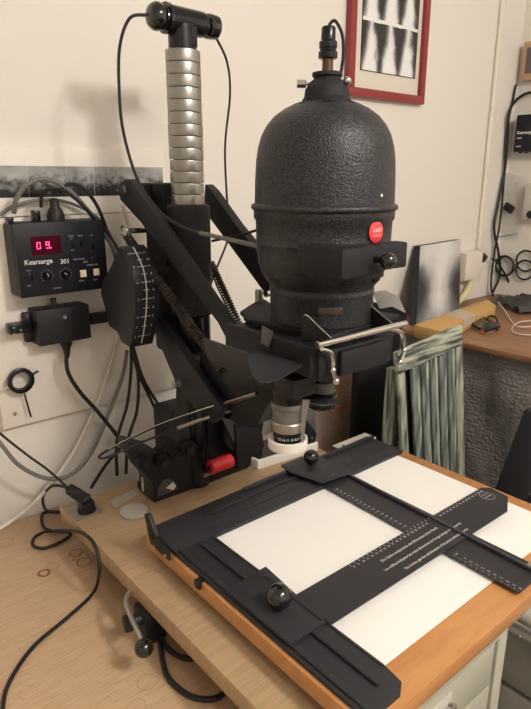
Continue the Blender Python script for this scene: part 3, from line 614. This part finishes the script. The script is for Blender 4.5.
for tx_, x_, y_, s_ in (('ENLARGING', 325, 311, .0042), ('TIME', 368, 322, .0042), ('COMPUTER', 385, 336, .0042), ('MODE', 302, 207, .0036), ('SCALE', 343, 205, .0036), ('ON', 309, 217, .0032), ('OFF', 314, 269, .0032), ('DIM', 398, 203, .003), ('PWR', 118, 361, .0036), ('FINE', 120, 428, .0036), ('SECONDS', 236, 438, .0034), ('START', 350, 406, .0036), ('RESET', 413, 400, .0036), ('B', 407, 300, .003)):
    a = tp(x_, y_); g.text(tx_, s_, (a.x, TY, a.z), X_, Z_, .0002)
g.build('small_lettering', 'dimprint', tm, kind='stuff')
g = G()
for cx_, cy2 in ((208, 380), (290, 373)):
    for k in range(11):
        an = math.radians(225-27*k); a = tp(cx_, cy2)+V((math.cos(an)*.0112, 0, math.sin(an)*.0112)); g.box((a.x-.0006, TY-.0005, a.z-.0006), (a.x+.0006, TY, a.z+.0006))
g.build('dial_marks', 'dimprint', tm, kind='stuff')
for cx_, cy2, an in ((208, 380, 110), (290, 373, 140)):
    a = tp(cx_, cy2); kn = G().lathe(a, [(.0085, 0), (.0080, .006), (.0068, .009), (0, .0095)], -Y_, 28).build('dial_knob', 'glossy', tm)
    d_ = V((math.cos(math.radians(an)), 0, math.sin(math.radians(an)))); G().tube([a-Y_*.0097, a-Y_*.0097+d_*.007], .0005, 5, 0).build('pointer_line', 'print', kn)
tbox((352, 355), (381, 383), 'button', 'push_button', .004, .0008); tbox((412, 349), (438, 376), 'button', 'push_button', .004, .0008)
for q in (((315, 225), (328, 260)), ((353, 222), (366, 245)), ((404, 222), (418, 262)), ((122, 370), (146, 402))):
    sw = tbox(*q, 'glossy', 'rocker_switch', .003, .0006)
# connectors on top
for q, w_, h_ in (((180, 145), .012, .020), ((60, 138), .010, .010)):
    a = tp(*q); G().box((a.x-w_/2, TY+.012, zt0-.002), (a.x+w_/2, TY+.034, zt0+h_), .002).build('connector', 'glossy', tm)
a = tp(268, 130); G().lathe((a.x, TY+.022, zt0-.001), [(.016, 0), (.0165, .010), (.013, .020), (.0095, .026), (.008, .036), (.0045, .042), (0, .042)], seg=24).build('round_plug', 'rubber', tm)
# junction box
JY = 1.125
o = thing('junction_box', (.47, JY, -.31), 'small black junction box hanging under the lit timer', 'box')
a, b = ony(36, 313, JY), ony(92, 338, JY)
jb = G().box((a.x, JY, b.z), (b.x, WY-.018, ony(60, 308, JY).z), .003).build('case', 'plastic', o)
G().box((a.x-.014, WY-.035, b.z+.004), (a.x+.004, WY-.018, a.z-.004), .003).build('mounting_ear', 'plastic', o)
p = ony(64, 317, JY); G().lathe(p, [(0, .004), (.0025, .005), (.0035, .003), (.0050, .003), (.0050, 0), (0, 0)], -Y_, 16).build('toggle', 'chrome', o)
p = ony(54, 306, JY+.02); G().lathe(p, [(.011, -.010), (.010, 0), (.006, .004), (.005, .016), (0, .016)]).build('top_gland', 'rubber', o)
p = ony(66, 343, JY+.02); G().lathe(p, [(.0125, .012), (.012, -.002), (.008, -.010), (.006, -.022), (.0045, -.030), (0, -.03)]).build('cable_gland', 'rubber', o)
pl_ = G().box(ony(9, 329, JY+.01)-V((0, 0, .012)), ony(31, 327, JY+.01)+V((0, .022, .010)), .002); pg = pl_.build('side_plug', 'glossy', o)
for q in ((14, 328), (21, 330), (14, 334)): p = ony(*q, JY+.009); G().sph(p, .0014, 10).build('pin_screw', 'print', pg)
G().box(ony(92, 325, JY+.02), ony(118, 311, JY+.02)+V((0, .02, 0)), .002).build('socket_bar', 'plastic', o)
# round holder hanging on the board
p = ony(20, 380, WY-.03); o = thing('ring_holder', p, 'black ring with a thin stem hanging on the white board under the timer', 'holder')
G().lathe(p, [(.0165, 0), (.0175, -.001), (.0245, -.001), (.0255, .001), (.0255, .008), (.024, .009), (.0175, .009), (.0165, 0)], -Y_, 48, cap=False).build('ring', 'glossy', o)
G().cyl(p+V((.024, -.004, .008)), p+V((.036, -.004, .012)), .0022).build('side_pin', 'glossy', o); G().cyl(p+V((-.024, -.004, -.008)), p+V((-.034, -.004, -.012)), .0022).build('side_pin', 'alu', o)
G().cyl(ony(24.5, 394, WY-.032), ony(31, 417, WY-.032), .0018).build('stem', 'glossy', o)
G().cyl(p+V((.0, .0, .012)), p+V((.0, .014, .012)), .002).build('wall_pin', 'alu', o)

# ================================================================== CABLES
def cable(name, pts, r, m, label, plug=None):
    o = G().tube(pts, r, 8, 8).build(name, m); return tag(o, label, 'cable')
Wc = WY-.03
cable('mains_cable', [ony(14, 213, 1.14), ony(16, 200, 1.13), ony(27, 185, 1.12), ony(45, 179, 1.12), ony(66, 188, 1.12), ony(85, 207, 1.12), ony(102, 230, 1.13), ony(118, 258, 1.14), ony(124, 290, 1.15), ony(122, 330, 1.15)], .0045, 'greycable', 'thick grey cable arching out of the top left corner of the lit timer')
cable('signal_cable', [ony(41, 207, 1.13), ony(42, 195, 1.12), ony(50, 189, 1.11), ony(64, 191, 1.11), ony(80, 203, 1.11), ony(96, 220, 1.12), ony(108, 234, 1.13), ony(122, 262, 1.15), ony(128, 320, 1.15), ony(136, 366, 1.14), ony(150, 398, 1.13), ony(170, 440, 1.10), ony(182, 470, 1.09)], .0033, 'rubber', 'black cable looping from the connector on top of the lit timer')
cable('plug_cable', [ony(60, 192, 1.125), ony(63, 187, 1.12), ony(72, 184, 1.115), ony(84, 189, 1.115), ony(96, 204, 1.12), ony(106, 228, 1.13), ony(120, 275, 1.155), ony(131, 345, 1.15), ony(128, 400, 1.13), ony(117, 440, 1.11), ony(117, 476, 1.08)], .0035, 'rubber', 'black cable rising from the round plug on the lit timer')
cable('grey_lead', [ony(0, 215, 1.165), ony(14, 206, 1.165), ony(40, 200, 1.165), ony(70, 203, 1.165), ony(100, 220, 1.165), ony(118, 250, 1.165)], .003, 'greycable', 'thin grey lead crossing behind the top of the lit timer')
cable('drop_cable', [ony(66, 350, 1.125), ony(68, 372, 1.125), ony(80, 392, 1.13), ony(98, 412, 1.13), ony(118, 437, 1.12), ony(135, 462, 1.09), ony(148, 486, 1.08)], .0042, 'rubber', 'black cable dropping from the bottom of the junction box')
cable('white_cable', [ony(123, 205, 1.165), ony(128, 240, 1.16), ony(118, 330, 1.165), ony(110, 365, 1.165), ony(95, 408, 1.16), ony(72, 455, 1.14), ony(40, 497, 1.12), ony(10, 522, 1.11), ony(-20, 538, 1.10)], .0042, 'whitecable', 'white cable hanging in front of the wall down to the table')
cable('grey_cable', [ony(-10, 430, 1.13), ony(4, 448, 1.12), ony(20, 466, 1.11), ony(45, 478, 1.10), ony(68, 476, 1.10), ony(88, 458, 1.11), ony(104, 425, 1.13), ony(122, 378, 1.15), ony(127, 350, 1.155)], .0042, 'greycable', 'grey cable sagging in a low curve over the back of the table')
cable('power_lead', [ony(-6, 428, 1.04), ony(8, 440, 1.04), ony(30, 457, 1.03), ony(48, 470, 1.02), ony(66, 486, 1.01)], .0022, 'rubber', 'thin black lead slanting from the left edge to the plug')
cable('rear_cable', [ony(132, 345, 1.14), ony(138, 375, 1.13), ony(137, 410, 1.12), ony(128, 440, 1.11), ony(126, 474, 1.09)], .0036, 'rubber', 'black cable hanging straight down behind the focus cam')
cable('curved_cable', [ony(133, 346, 1.13), ony(143, 378, 1.12), ony(158, 404, 1.12), ony(172, 424, 1.11), ony(184, 440, 1.10)], .0034, 'rubber', 'black cable curving right below the focus cam')
cable('floor_cable', [ony(121, 447, 1.10), ony(108, 462, 1.09), ony(96, 480, 1.07), ony(91, 488, 1.06)], .0034, 'rubber', 'short black cable crossing the back edge of the baseboard')
cable('thin_grey_wire', [ony(110, 396, 1.16), ony(140, 393, 1.15), ony(178, 384, 1.05), ony(181, 383, .99)], .0012, 'greycable', 'thin grey wire reaching the enlarger arm from the wall') if False else None
# plug on the board and its long lead snaking over the table
pp = onz(84, 504, BZ+.02)
o = thing('power_plug', (.385, .975, BZ+.003), 'black angled plug in the baseboard inlet with a long lead snaking over the table', 'plug')
g = G().box((.370, .965, BZ+.003), (.396, .99, BZ+.026), .003); g.prism([(.374, .97, BZ+.02), (.392, .97, BZ+.026), (.372, 1.012, BZ+.040), (.358, 1.012, BZ+.034)], (.0, .0, .012), .002)
g.lathe(V((.384, .98, BZ+.003)), [(.017, 0), (.017, .003), (.013, .004)], seg=24).build('plug_body', 'glossy', o)
st = V((.366, 1.008, BZ+.042))
G().tube([st, onz(66, 487, BZ+.035), onz(52, 486, BZ+.02), onz(43, 497, -.64), onz(46, 510, -.67), onz(58, 512, -.672), onz(64, 511, -.675)], .0031).build('lead', 'rubber', o)
TC = TZ+.0034
G().tube([onz(66, 512, TC), onz(45, 512, TC), onz(42, 522, TC+.002), onz(48, 530, TC+.004), onz(70, 533, TC+.004), onz(62, 541, TC), onz(44, 548, TC), onz(33, 545, TC), onz(36, 536, TC), onz(52, 531, TC+.002), onx(74, 531, .343), onx(87, 536, .340), onx(95, 546, .338), onx(99, 560, .336), onx(99, 574, .333), onz(95, 590, TC), onz(85, 602, TC), onz(62, 622, TC), onz(35, 645, TC), onz(15, 672, TC), onz(4, 698, TC), onz(2, 740, TC)], .0031).build('long_lead', 'rubber', o)
cable('under_cable', [onz(150, 600, -.66), onz(156, 618, -.672), onz(160, 636, TC+.004), onz(172, 652, TC), onz(190, 659, TC), onz(204, 652, TC), onz(212, 640, -.66)], .0040, 'rubber', 'upper of two black cable loops hanging under the baseboard edge')
cable('under_cable', [onz(154, 612, -.66), onz(159, 632, TC+.004), onz(163, 662, TC), onz(170, 680, TC), onz(190, 696, TC), onz(212, 699, TC), onz(226, 692, TC), onz(236, 680, -.66)], .0042, 'rubber', 'lower of two black cable loops hanging under the baseboard edge')

# ================================================================== CABINET UNDER THE EASEL
o = thing('drawer_cabinet', (.58, .58, FL), 'grey enamelled steel drawer cabinet under the front of the easel', 'cabinet')
ctop = -.6335
G().box((.46, .345, FL), (.746, .85, ctop), .002).build('body', 'cabinet', o)
G().box((.722, .332, FL), (.7475, .346, ctop), .002).box((.46, .332, ctop-.010), (.722, .346, ctop), .001).build('face_frame', 'cabinet', o)
G().box((.465, .342, FL+.02), (.724, .3455, ctop-.010)).build('gap_lining', 'cabdark', o)
zt_ = ctop-.012
for k in range(10):
    d_ = G().box((.467, .334, zt_-.0765), (.716, .344, zt_), .0015).build('drawer', 'cabinet', o)
    xc = .545; G().tube([V((xc, .334, zt_-.035)), V((xc+.001, .323, zt_-.033)), V((xc+.055, .323, zt_-.033)), V((xc+.056, .334, zt_-.035))], .003, 8, 3).build('handle', 'chrome', d_)
    G().box((xc-.006, .3325, zt_-.05), (xc+.062, .334, zt_-.018), .0005).build('label_holder', 'rack', d_)
    zt_ -= .0785
# steel rack further right
o = thing('steel_rack', (1.1, .25, FL), 'grey steel rack standing behind the right side of the easel', 'rack')
G().box((1.00, -.15, -.618), (1.080, .532, -.600), .002).build('top_shelf', 'rack', o)
for zz, rr in ((-.790, .020), (-.835, .010)): G().tube([V((.985, -.15, zz)), V((.985, .60, zz))], rr, 12, 0).build('side_rail', 'rack', o)
for k in range(12): p = V((.974, .20+.035*k, -.835)); G().sph(p, .003, 10).build('rail_screw', 'yellow', o)
for y in (-.14, .24, .51): G().box((.99, y, FL), (1.01, y+.02, -.618)).build('post', 'rack', o)
for k in range(4): G().box((1.0, -.13, FL+.02+.15*k), (1.075, .51, FL+.155+.15*k), .003).build('side_panel', 'rackp', o)
o = thing('dark_picture', (1.12, .45, -.60), 'black frame with grey panel leaning at the right edge behind the easel', 'picture')
def lean(y, h, off=0): return V((1.040+.54*h+off, y, -.598+h))     # along the leaning plane
for nm, y1, y2, h1, h2 in (('stile', .528, .463, 0, .150), ('bottom_rail', .463, -.05, 0, .012), ('top_rail', .463, -.05, .130, .150)):
    G().prism([lean(y1, h1), lean(y2, h1), lean(y2, h2), lean(y1, h2)], (.03, 0, 0), .002).build(nm, 'blackboard', o)
G().prism([lean(.466, .010, .010), lean(-.04, .010, .010), lean(-.04, .132, .010), lean(.466, .132, .010)], (.005, 0, 0)).build('grey_panel', 'rack', o)

# ================================================================== RIGHT DESK AND WHAT IS ON IT
DZ = -.43
o = thing('desk', (1.74, .4, FL), 'brown varnished wooden desk in the right corner of the room', 'desk')
G().box((1.425, -.8, DZ-.018), (WX-.004, WY-.004, DZ), .004).build('desktop', 'desk', o)
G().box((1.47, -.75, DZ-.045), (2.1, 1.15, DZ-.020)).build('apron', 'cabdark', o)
for x_, y_ in ((1.52, -.7), (2.08, -.7), (1.52, 1.10), (2.08, 1.10)): G().box((x_-.025, y_-.025, FL), (x_+.025, y_+.025, DZ-.045), .003).build('leg', 'desk', o)
def P(x_, y_, z=DZ): return onz(x_, y_, z)
bt = -.394
q = [P(414, 325, bt), P(441, 331, bt), P(496, 305, bt), P(487, 299, bt)]
q = [V((p.x, min(p.y, 1.13), DZ+.0005)) for p in q]
o = thing('cardboard_box', (1.6, 1.05, DZ), 'long flat brown cardboard box with grey tape on the desk', 'box')
G().prism(q, (0, 0, bt-DZ), .003).build('carton', 'card', o)
a, b = q[1].lerp(q[2], .38), q[0].lerp(q[3], .38); a2, b2_ = q[1].lerp(q[2], .58), q[0].lerp(q[3], .58)
G().prism([V((p.x, p.y, bt-.0002)) for p in (a, a2, b2_, b)], (0, 0, .0008)).prism([V((a.x, a.y-.0006, DZ+.012)), V((a2.x, a2.y-.0006, DZ+.012)), V((a2.x, a2.y-.0006, bt)), V((a.x, a.y-.0006, bt))], (0, .0005, 0)).build('tape', 'ctape', o)
# leaning picture
o = thing('leaning_picture', (1.71, 1.13, DZ), 'black edged misty river photograph leaning on the wall behind the cardboard box', 'picture')
A = [ony(417, 325, 1.06), ony(459, 325, 1.06), ony(460.5, 239.5, 1.168), ony(420, 246, 1.168)]
A[0].z = A[1].z = DZ+.001; A[1].x = ony(459, 315, 1.06).x; A[0].x = ony(416, 325, 1.06).x
G().prism(A, (-.012, .014, 0)).build('canvas_block', 'blackboard', o)
G().quad(*[V((p.x, p.y-.001, p.z)) for p in A]).build('print', 'fog', o)
# hard disk
o = thing('hard_disk', P(483, 330), 'small black and orange box lying on the desk before the cardboard box', 'disk')
hd = [P(467, 325.5), P(484, 335.5), P(500, 330), P(484, 321.5)]
hd = [V((p.x, p.y, DZ)) for p in hd]; G().prism([p+Z_*.0 for p in hd], (0, 0, .006), .001).build('tray', 'alu', o); G().prism([p+Z_*.006 for p in hd], (0, 0, .010), .002).build('case', 'glossy', o)
for f0, f1 in ((.0, .28), (.80, 1.0)):
    a, b = hd[0].lerp(hd[1], f0), hd[0].lerp(hd[1], f1); a3, b3 = hd[1].lerp(hd[2], f0*.5+.0), hd[1].lerp(hd[2], f1*.3)
    G().prism([a+V((-.001, -.001, .003)), b+V((-.001, -.001, .003)), b+V((-.001, -.001, .013)), a+V((-.001, -.001, .013))], (.003, .003, 0)).build('orange_bumper', 'orangep', o)
def crumple(name, m, pts, label, cat, amp=.012, n=10, thick=.001):
    g = G(); a, b, c_, d_ = [V(p) for p in pts]; nrm = (b-a).cross(d_-a).normalized(); vs = {}
    for i in range(n+1):
        for j in range(n+1):
            u, v = i/n, j/n; p = (a.lerp(b, u)).lerp(d_.lerp(c_, u), v)
            vs[i, j] = g.bm.verts.new(p+nrm*random.uniform(0, amp)+(b-a)*random.uniform(-.02, .02)*(1 if 0 < i < n else .5))
    for i in range(n):
        for j in range(n): g.bm.faces.new((vs[i, j], vs[i+1, j], vs[i+1, j+1], vs[i, j+1]))
    ex = bmesh.ops.solidify(g.bm, geom=g.bm.faces[:], thickness=thick)
    return tag(g.build(name, m, ang=80), label, cat)
crumple('plastic_bag', 'bag', [V((1.86, .93, DZ+.004)), V((2.12, .82, DZ+.004)), V((2.14, 1.06, DZ+.004)), V((1.98, 1.10, DZ+.004))], 'crumpled dark grey plastic bag at the back of the desk', 'bag', .022)
wc = [P(492, 303, DZ+.03), P(503, 310, DZ+.006), P(512, 323, DZ+.004), P(525, 328, DZ+.004), P(545, 326, DZ+.004)]
for i, (pts, lb) in enumerate((([P(498, 302, DZ+.02), P(506, 312, DZ+.012), P(514, 324, DZ+.004), P(524, 327, DZ+.004), P(548, 324, DZ+.004)], 'white cord on the desk curving right from the grey bag'), ([P(540, 320, DZ+.004), P(520, 322, DZ+.004), P(512, 328, DZ+.004), P(516, 333, DZ+.004), P(530, 335, DZ+.004), P(548, 333, DZ+.004)], 'white cord lying in an open loop beside the black and orange box'))):
    cable('white_cable', pts, .0019, 'whitecable', lb)
cable('disk_cord', [P(484, 321, DZ+.012), P(490, 316, DZ+.02), P(496, 318, DZ+.02), P(498, 326, DZ+.01), P(497, 330, DZ+.008)], .003, 'rubber', 'short dark cord looping over the black and orange box')
# wall socket, conduit
o = thing('wall_socket', (1.87, WY, -.42), 'cream surface mounted socket box on the back wall above the cardboard box', 'socket')
a, b = ony(467.5, 251, WY-.045), ony(481, 278, WY-.045)
sb = G().box((a.x, WY-.045, b.z), (b.x, WY-.001, a.z-.008), .003).build('box', 'trim', o)
b.x -= .01
pk = G().lathe(V((b.x+.010, WY-.026, a.z-.035)), [(.0, 0), (.020, 0), (.021, .010), (.018, .014), (.018, .028), (.010, .034), (.008, .050), (0, .052)], X_, 20).build('black_plug', 'rubber', o)
G().lathe(V((b.x+.010, WY-.026, b.z+.040)), [(.0, 0), (.016, 0), (.016, .012), (.012, .018), (.007, .040), (.0045, .055), (0, .056)], X_, 20).build('white_plug', 'white', o)
du = [ony(470.5, 276, WY-.025), ony(470, 284, WY-.025), ony(466, 293, WY-.03), ony(459, 301, WY-.035), ony(450, 308, WY-.035)]
tag(G().tube(du, .011, 10, 6).build('cable_duct', 'yellow'), 'yellowed plastic duct curving down below the cream socket', 'duct')
cx_t = ony(481, 200, WY).x
cn = thing('conduit', (cx_t, WY, -.27), 'thin ivory conduit running up the back wall from the cream socket', 'conduit')
ax = ony(456, 262, WY).x; 
G().cyl((cx_t-.0, WY-.008, -.245), (cx_t, WY-.008, CZ-.01), .0085, seg=14).build('pipe', 'trim', cn)
for zz in (.20,  .62, -.18): G().box((cx_t-.012, WY-.014, zz-.006), (cx_t+.014, WY-.0005, zz+.006), .002).build('pipe_clip', 'trim', cn)
# red framed picture
o = thing('framed_photograph', (1.46, WY, .21), 'red framed black and white contact print high on the back wall', 'picture')
fx0, fx1 = 1.267, 1.597; fz0 = .208; fz1 = fz0+.46; fw = .022
G().box((fx0, WY-.022, fz0), (fx1, WY-.004, fz0+fw), .002).build('bottom_rail', 'redframe', o); G().box((fx0, WY-.022, fz1-fw), (fx1, WY-.004, fz1), .002).build('top_rail', 'redframe', o)
G().box((fx0, WY-.022, fz0+fw), (fx0+fw, WY-.004, fz1-fw), .002).build('side_rail', 'redframe', o); G().box((fx1-fw, WY-.022, fz0+fw), (fx1, WY-.004, fz1-fw), .002).build('side_rail', 'redframe', o)
G().box((fx0+fw-.002, WY-.010, fz0+fw-.002), (fx1-fw+.002, WY-.004, fz1-fw+.002)).build('mat_board', 'mat_board', o)
pa_, pb_ = V((1.321, 0, 0)), V((1.556, 0, 0)); zl = .277
G().quad((pa_.x, WY-.0115, zl), (pb_.x, WY-.0115, zl), (pb_.x, WY-.0115, zl+.245), (pa_.x, WY-.0115, zl+.245)).build('contact_print', 'contact', o)
G().box((pa_.x-.002, WY-.0112, zl-.002), (pb_.x+.002, WY-.0098, zl+.247)).build('print_edge', 'dull', o)
# ---------------- right wall things
def W(x_, y_, off=0): return onx(x_, y_, WX-off)
tx_w = WX-.045
a = onx(517, 115, tx_w); b = onx(514.5, 152, tx_w)
o = thing('second_timer', (WX, a.y-.08, b.z), 'black timer box mounted on the right wall at the picture edge', 'timer')
G().box((tx_w, a.y-.16, b.z), (WX-.001, a.y, a.z), .004).build('case', 'plastic', o)
G().box((tx_w-.001, a.y-.158, b.z+.002), (tx_w+.002, a.y-.002, a.z-.002)).build('front_panel', 'panel', o)
zc = (a.z+b.z)/2
G().text('Kearsarge 301', .0135, (tx_w-.001, a.y-.008, zc-.002), -Y_, Z_, .0002, bold=.0003).build('lettering', 'print', o)
g = G(); 
for zz in (-.018, -.045): g.text('MODE', .006, (tx_w-.001, a.y-.010, zc+zz), -Y_, Z_, .0002, bold=.0002)
g.build('small_lettering', 'print', o, kind='stuff')
for k in range(3): G().cyl((tx_w+.015, a.y-.02-.022*k, b.z-.005), (tx_w+.015, a.y-.02-.022*k, b.z), .005, seg=10).build('foot', 'rubber', o)
cable('wall_cable', [W(560, 96, .02), W(540, 92, .02), W(525, 94, .015), W(514, 103, .012), ony(509, 115, WY-.018), ony(507.5, 140, WY-.012), ony(505, 168, WY-.012), ony(499, 200, WY-.012), ony(494, 228, WY-.014), ony(498, 250, WY-.018), ony(500, 274, WY-.02), ony(493, 292, WY-.03)], .0048, 'rubber', 'dark cable bent over at the top, running down the wall corner from the second timer')
cable('wall_cable', [ony(516, 85, WY-.008), ony(513, 100, WY-.008), ony(507, 130, WY-.010), ony(504, 180, WY-.014), ony(499.5, 225, WY-.016), ony(494, 255, WY-.016), ony(491, 285, WY-.02), ony(494, 298, WY-.04)], .0038, 'rubber', 'thinner dark cable running straight down the wall corner to the desk')
cable('plug_lead', [ony(492, 259, WY-.03), ony(497, 262, WY-.035), ony(500, 266, WY-.04), ony(508, 280, WY-.05), ony(511, 294, WY-.06), ony(507, 304, WY-.08)], .0038, 'rubber', 'dark lead from the black plug in the cream socket')
def ringcoil(cpx, r, name, lab, m='rubber', turns=2):
    c_ = W(*cpx, .012); g = G(); pts = []
    for k in range(24*turns+1):
        an = 2*PI*k/24; rr = r*(1+.05*math.sin(k*.4)); pts.append(c_+V((-.002*(k//24), math.cos(an)*rr, math.sin(an)*rr)))
    g.tube(pts, .0034, 6, 0); return tag(g.build(name, m), lab, 'cable')
c_ = ony(507, 267, WY-.02)
ringcoil((505, 266), .036, 'cable_coil', 'brown cable coil nearest the corner on the wall above the desk', turns=3)
ringcoil((526, 261), .036, 'cable_coil', 'upper of two overlapping dark rings at the right edge above the desk', turns=1)
ringcoil((525, 270), .034, 'cable_coil', 'lower of two overlapping dark rings at the right edge above the desk', turns=1)
p1 = W(524, 42, .03); p2 = W(526, 80, .03)
o = thing('wooden_case', (WX, p1.y-.05, p2.z), 'small pale wooden case hanging high on the right wall', 'box')
G().box((WX-.03, p1.y-.12, p2.z), (WX-.001, p1.y, p1.z), .003).build('case', 'wooden', o); G().box((WX-.0315, p1.y-.105, p2.z+.02), (WX-.0295, p1.y-.015, p1.z-.02)).build('window', mat('dark specimen', (.13, .10, .10), .4), o)
crumple('clear_bag', 'clear', [W(499, 232, .01), W(522, 238, .01), W(524, 176, .01), W(502, 172, .01)], 'clear plastic bag holding a black plug pinned on the wall near the corner', 'bag', .008, 8, .0006)
p = W(509, 208, .022); tag(G().box(p-V((.006, .020, .014)), p+V((.006, .020, .014)), .004, Matrix.Rotation(.5, 3, 'X')).build('small_plug', 'rubber'), 'small black plug inside the clear bag on the wall', 'plug')
p = W(531, 205, .02); o = thing('grey_unit', p, 'grey metal unit with a round black dial at the right picture edge', 'box')
G().box((WX-.035, p.y-.10, p.z-.05), (WX-.001, p.y+.022, p.z+.075), .003).build('case', 'rack', o); G().lathe(V((WX-.035, p.y-.012, p.z-.032)), [(.015, 0), (.014, .006), (.005, .008), (0, .008)], -X_, 20).build('dial', 'glossy', o)
a, b = W(496, 236, .003), W(518, 232, .003); tag(G().tube([ony(496, 237, WY-.003), ony(500, 236.5, WY-.004), W(505, 236, .004), W(518, 233, .004)], .0018, 5, 0).build('blue_strip', 'bluetape'), 'thin blue strip on the wall corner above the cable coils', 'strip')
# ---------------- things standing between easel and desk
o = thing('slatted_frame', (1.165, .77, FL), 'slatted frame brushed with pale green and dark paint beside the desk', 'frame')
tl_, tr_ = ony(398, 353, .80), ony(463, 325, .80); dn = V((.10, -.06, -1)).normalized(); ux = (tr_-tl_).normalized(); Wd = (tr_-tl_).length; H_ = 1.0
def fr(u, v): return tl_+ux*u*Wd+dn*v
nv = ux.cross(dn).normalized(); nv = nv if nv.y > 0 else -nv
def slat(name, u0, u1, v0, v1, m, th_=.012, dz=0): G().prism([fr(u0, v0)+nv*dz, fr(u1, v0)+nv*dz, fr(u1, v1)+nv*dz, fr(u0, v1)+nv*dz], nv*th_, .003).build(name, m, o)
slat('top_rail', 0, 1, 0, .052, 'striperail', .016); slat('stile', 0, .09, .052, H_-.10, 'stripe'); slat('stile', .88, 1, .052, H_-.10, 'stripe', .016)
us = [.19, .33, .47, .61, .75]
for u in us: slat('slat', u, u+.070, .053, H_-.12, 'stripe2', .010)
for u in us: slat('pale_slat', u+.078, u+.118, .053, H_-.12, 'stripe', .006, .002)
slat('backing', .10, .88, .06, H_-.12, 'blackboard', .004, .020)
z_b = min((o2.matrix_world @ v.co).z for o2 in [o.children[1]] for v in o2.data.vertices)
o = thing('painted_panel', (1.10, .84, FL), 'narrow brushed green panel edge just left of the slatted frame', 'panel')
a, b = ony(390, 369, .83), ony(401, 365, .83)
G().box((a.x, .825, FL), (a.x+.022, .843, a.z), .002).build('stile', 'stripe', o); G().box((a.x+.023, .828, FL), (b.x+.005, .843, a.z-.004), .002).build('panel', 'stripe2', o)
a, b = ony(357, 400, 1.0), ony(392, 400, 1.0)
o = tag(G().box((a.x, 1.0, FL), (b.x+.02, 1.022, -.36), .002).build('black_board', 'blackboard'), 'tall plain black board standing behind the enlarger head', 'board')
def drape(name, m, x0, x1, y, z0, z1, label, axis='x', amp=.02, seed=1):
    r = random.Random(seed); g = G(); nx, nz = 26, 30; vs = {}; ph = [(r.uniform(3, 22), r.uniform(-14, 14), r.uniform(0, 6), r.uniform(.3, 1)) for _ in range(6)]
    for i in range(nx+1):
        for j in range(nz+1):
            u = x0+(x1-x0)*i/nx; z = z0+(z1-z0)*j/nz; d_ = sum(w_*math.sin(a_*u*2+b_*z*1.3+c2) for a_, b_, c2, w_ in ph)/4*amp
            vs[i, j] = g.bm.verts.new((u, y+d_, z) if axis == 'x' else (y+d_, u, z))
    for i in range(nx):
        for j in range(nz): g.bm.faces.new((vs[i, j], vs[i+1, j], vs[i+1, j+1], vs[i, j+1]))
    bmesh.ops.solidify(g.bm, geom=g.bm.faces[:], thickness=.003)
    return tag(g.build(name, m, ang=80), label, 'bubble wrap')
drape('bubble_wrap', 'bubbleb', ony(296, 420, 1.10).x, ony(357, 420, 1.10).x, 1.09, FL+.001, ony(340, 370, 1.09).z+.05, 'bubble wrapped brown parcel standing beside the tall black board', amp=.03)
drape('bubble_wrap', 'bubble', ony(290, 420, 1.05).x, ony(318, 420, 1.05).x, 1.055, FL+.001, ony(300, 398, 1.05).z, 'clump of clear bubble wrap just behind the lenses', amp=.02, seed=5)
drape('bubble_wrap', 'bubble', -.3, 1.17, 1.452, FL+.001, DZ-.022, 'large clear bubble wrap sheet hanging under the front of the desk', 'y', .03, 3)
for o in bpy.data.objects:
    n_ = o.name.split('.')[0]
    gr = {'cable_coil': 'cable coils hanging above the desk', 'under_cable': 'cable loops under the baseboard', 'bubble_wrap': 'bubble wrap between the easel and the desk', 'wall_cable': 'dark cables in the wall corner'}.get(n_)
    if gr and 'category' in o.keys(): o['group'] = gr
for o in bpy.data.objects:
    if '_o' in o.keys(): del o['_o']
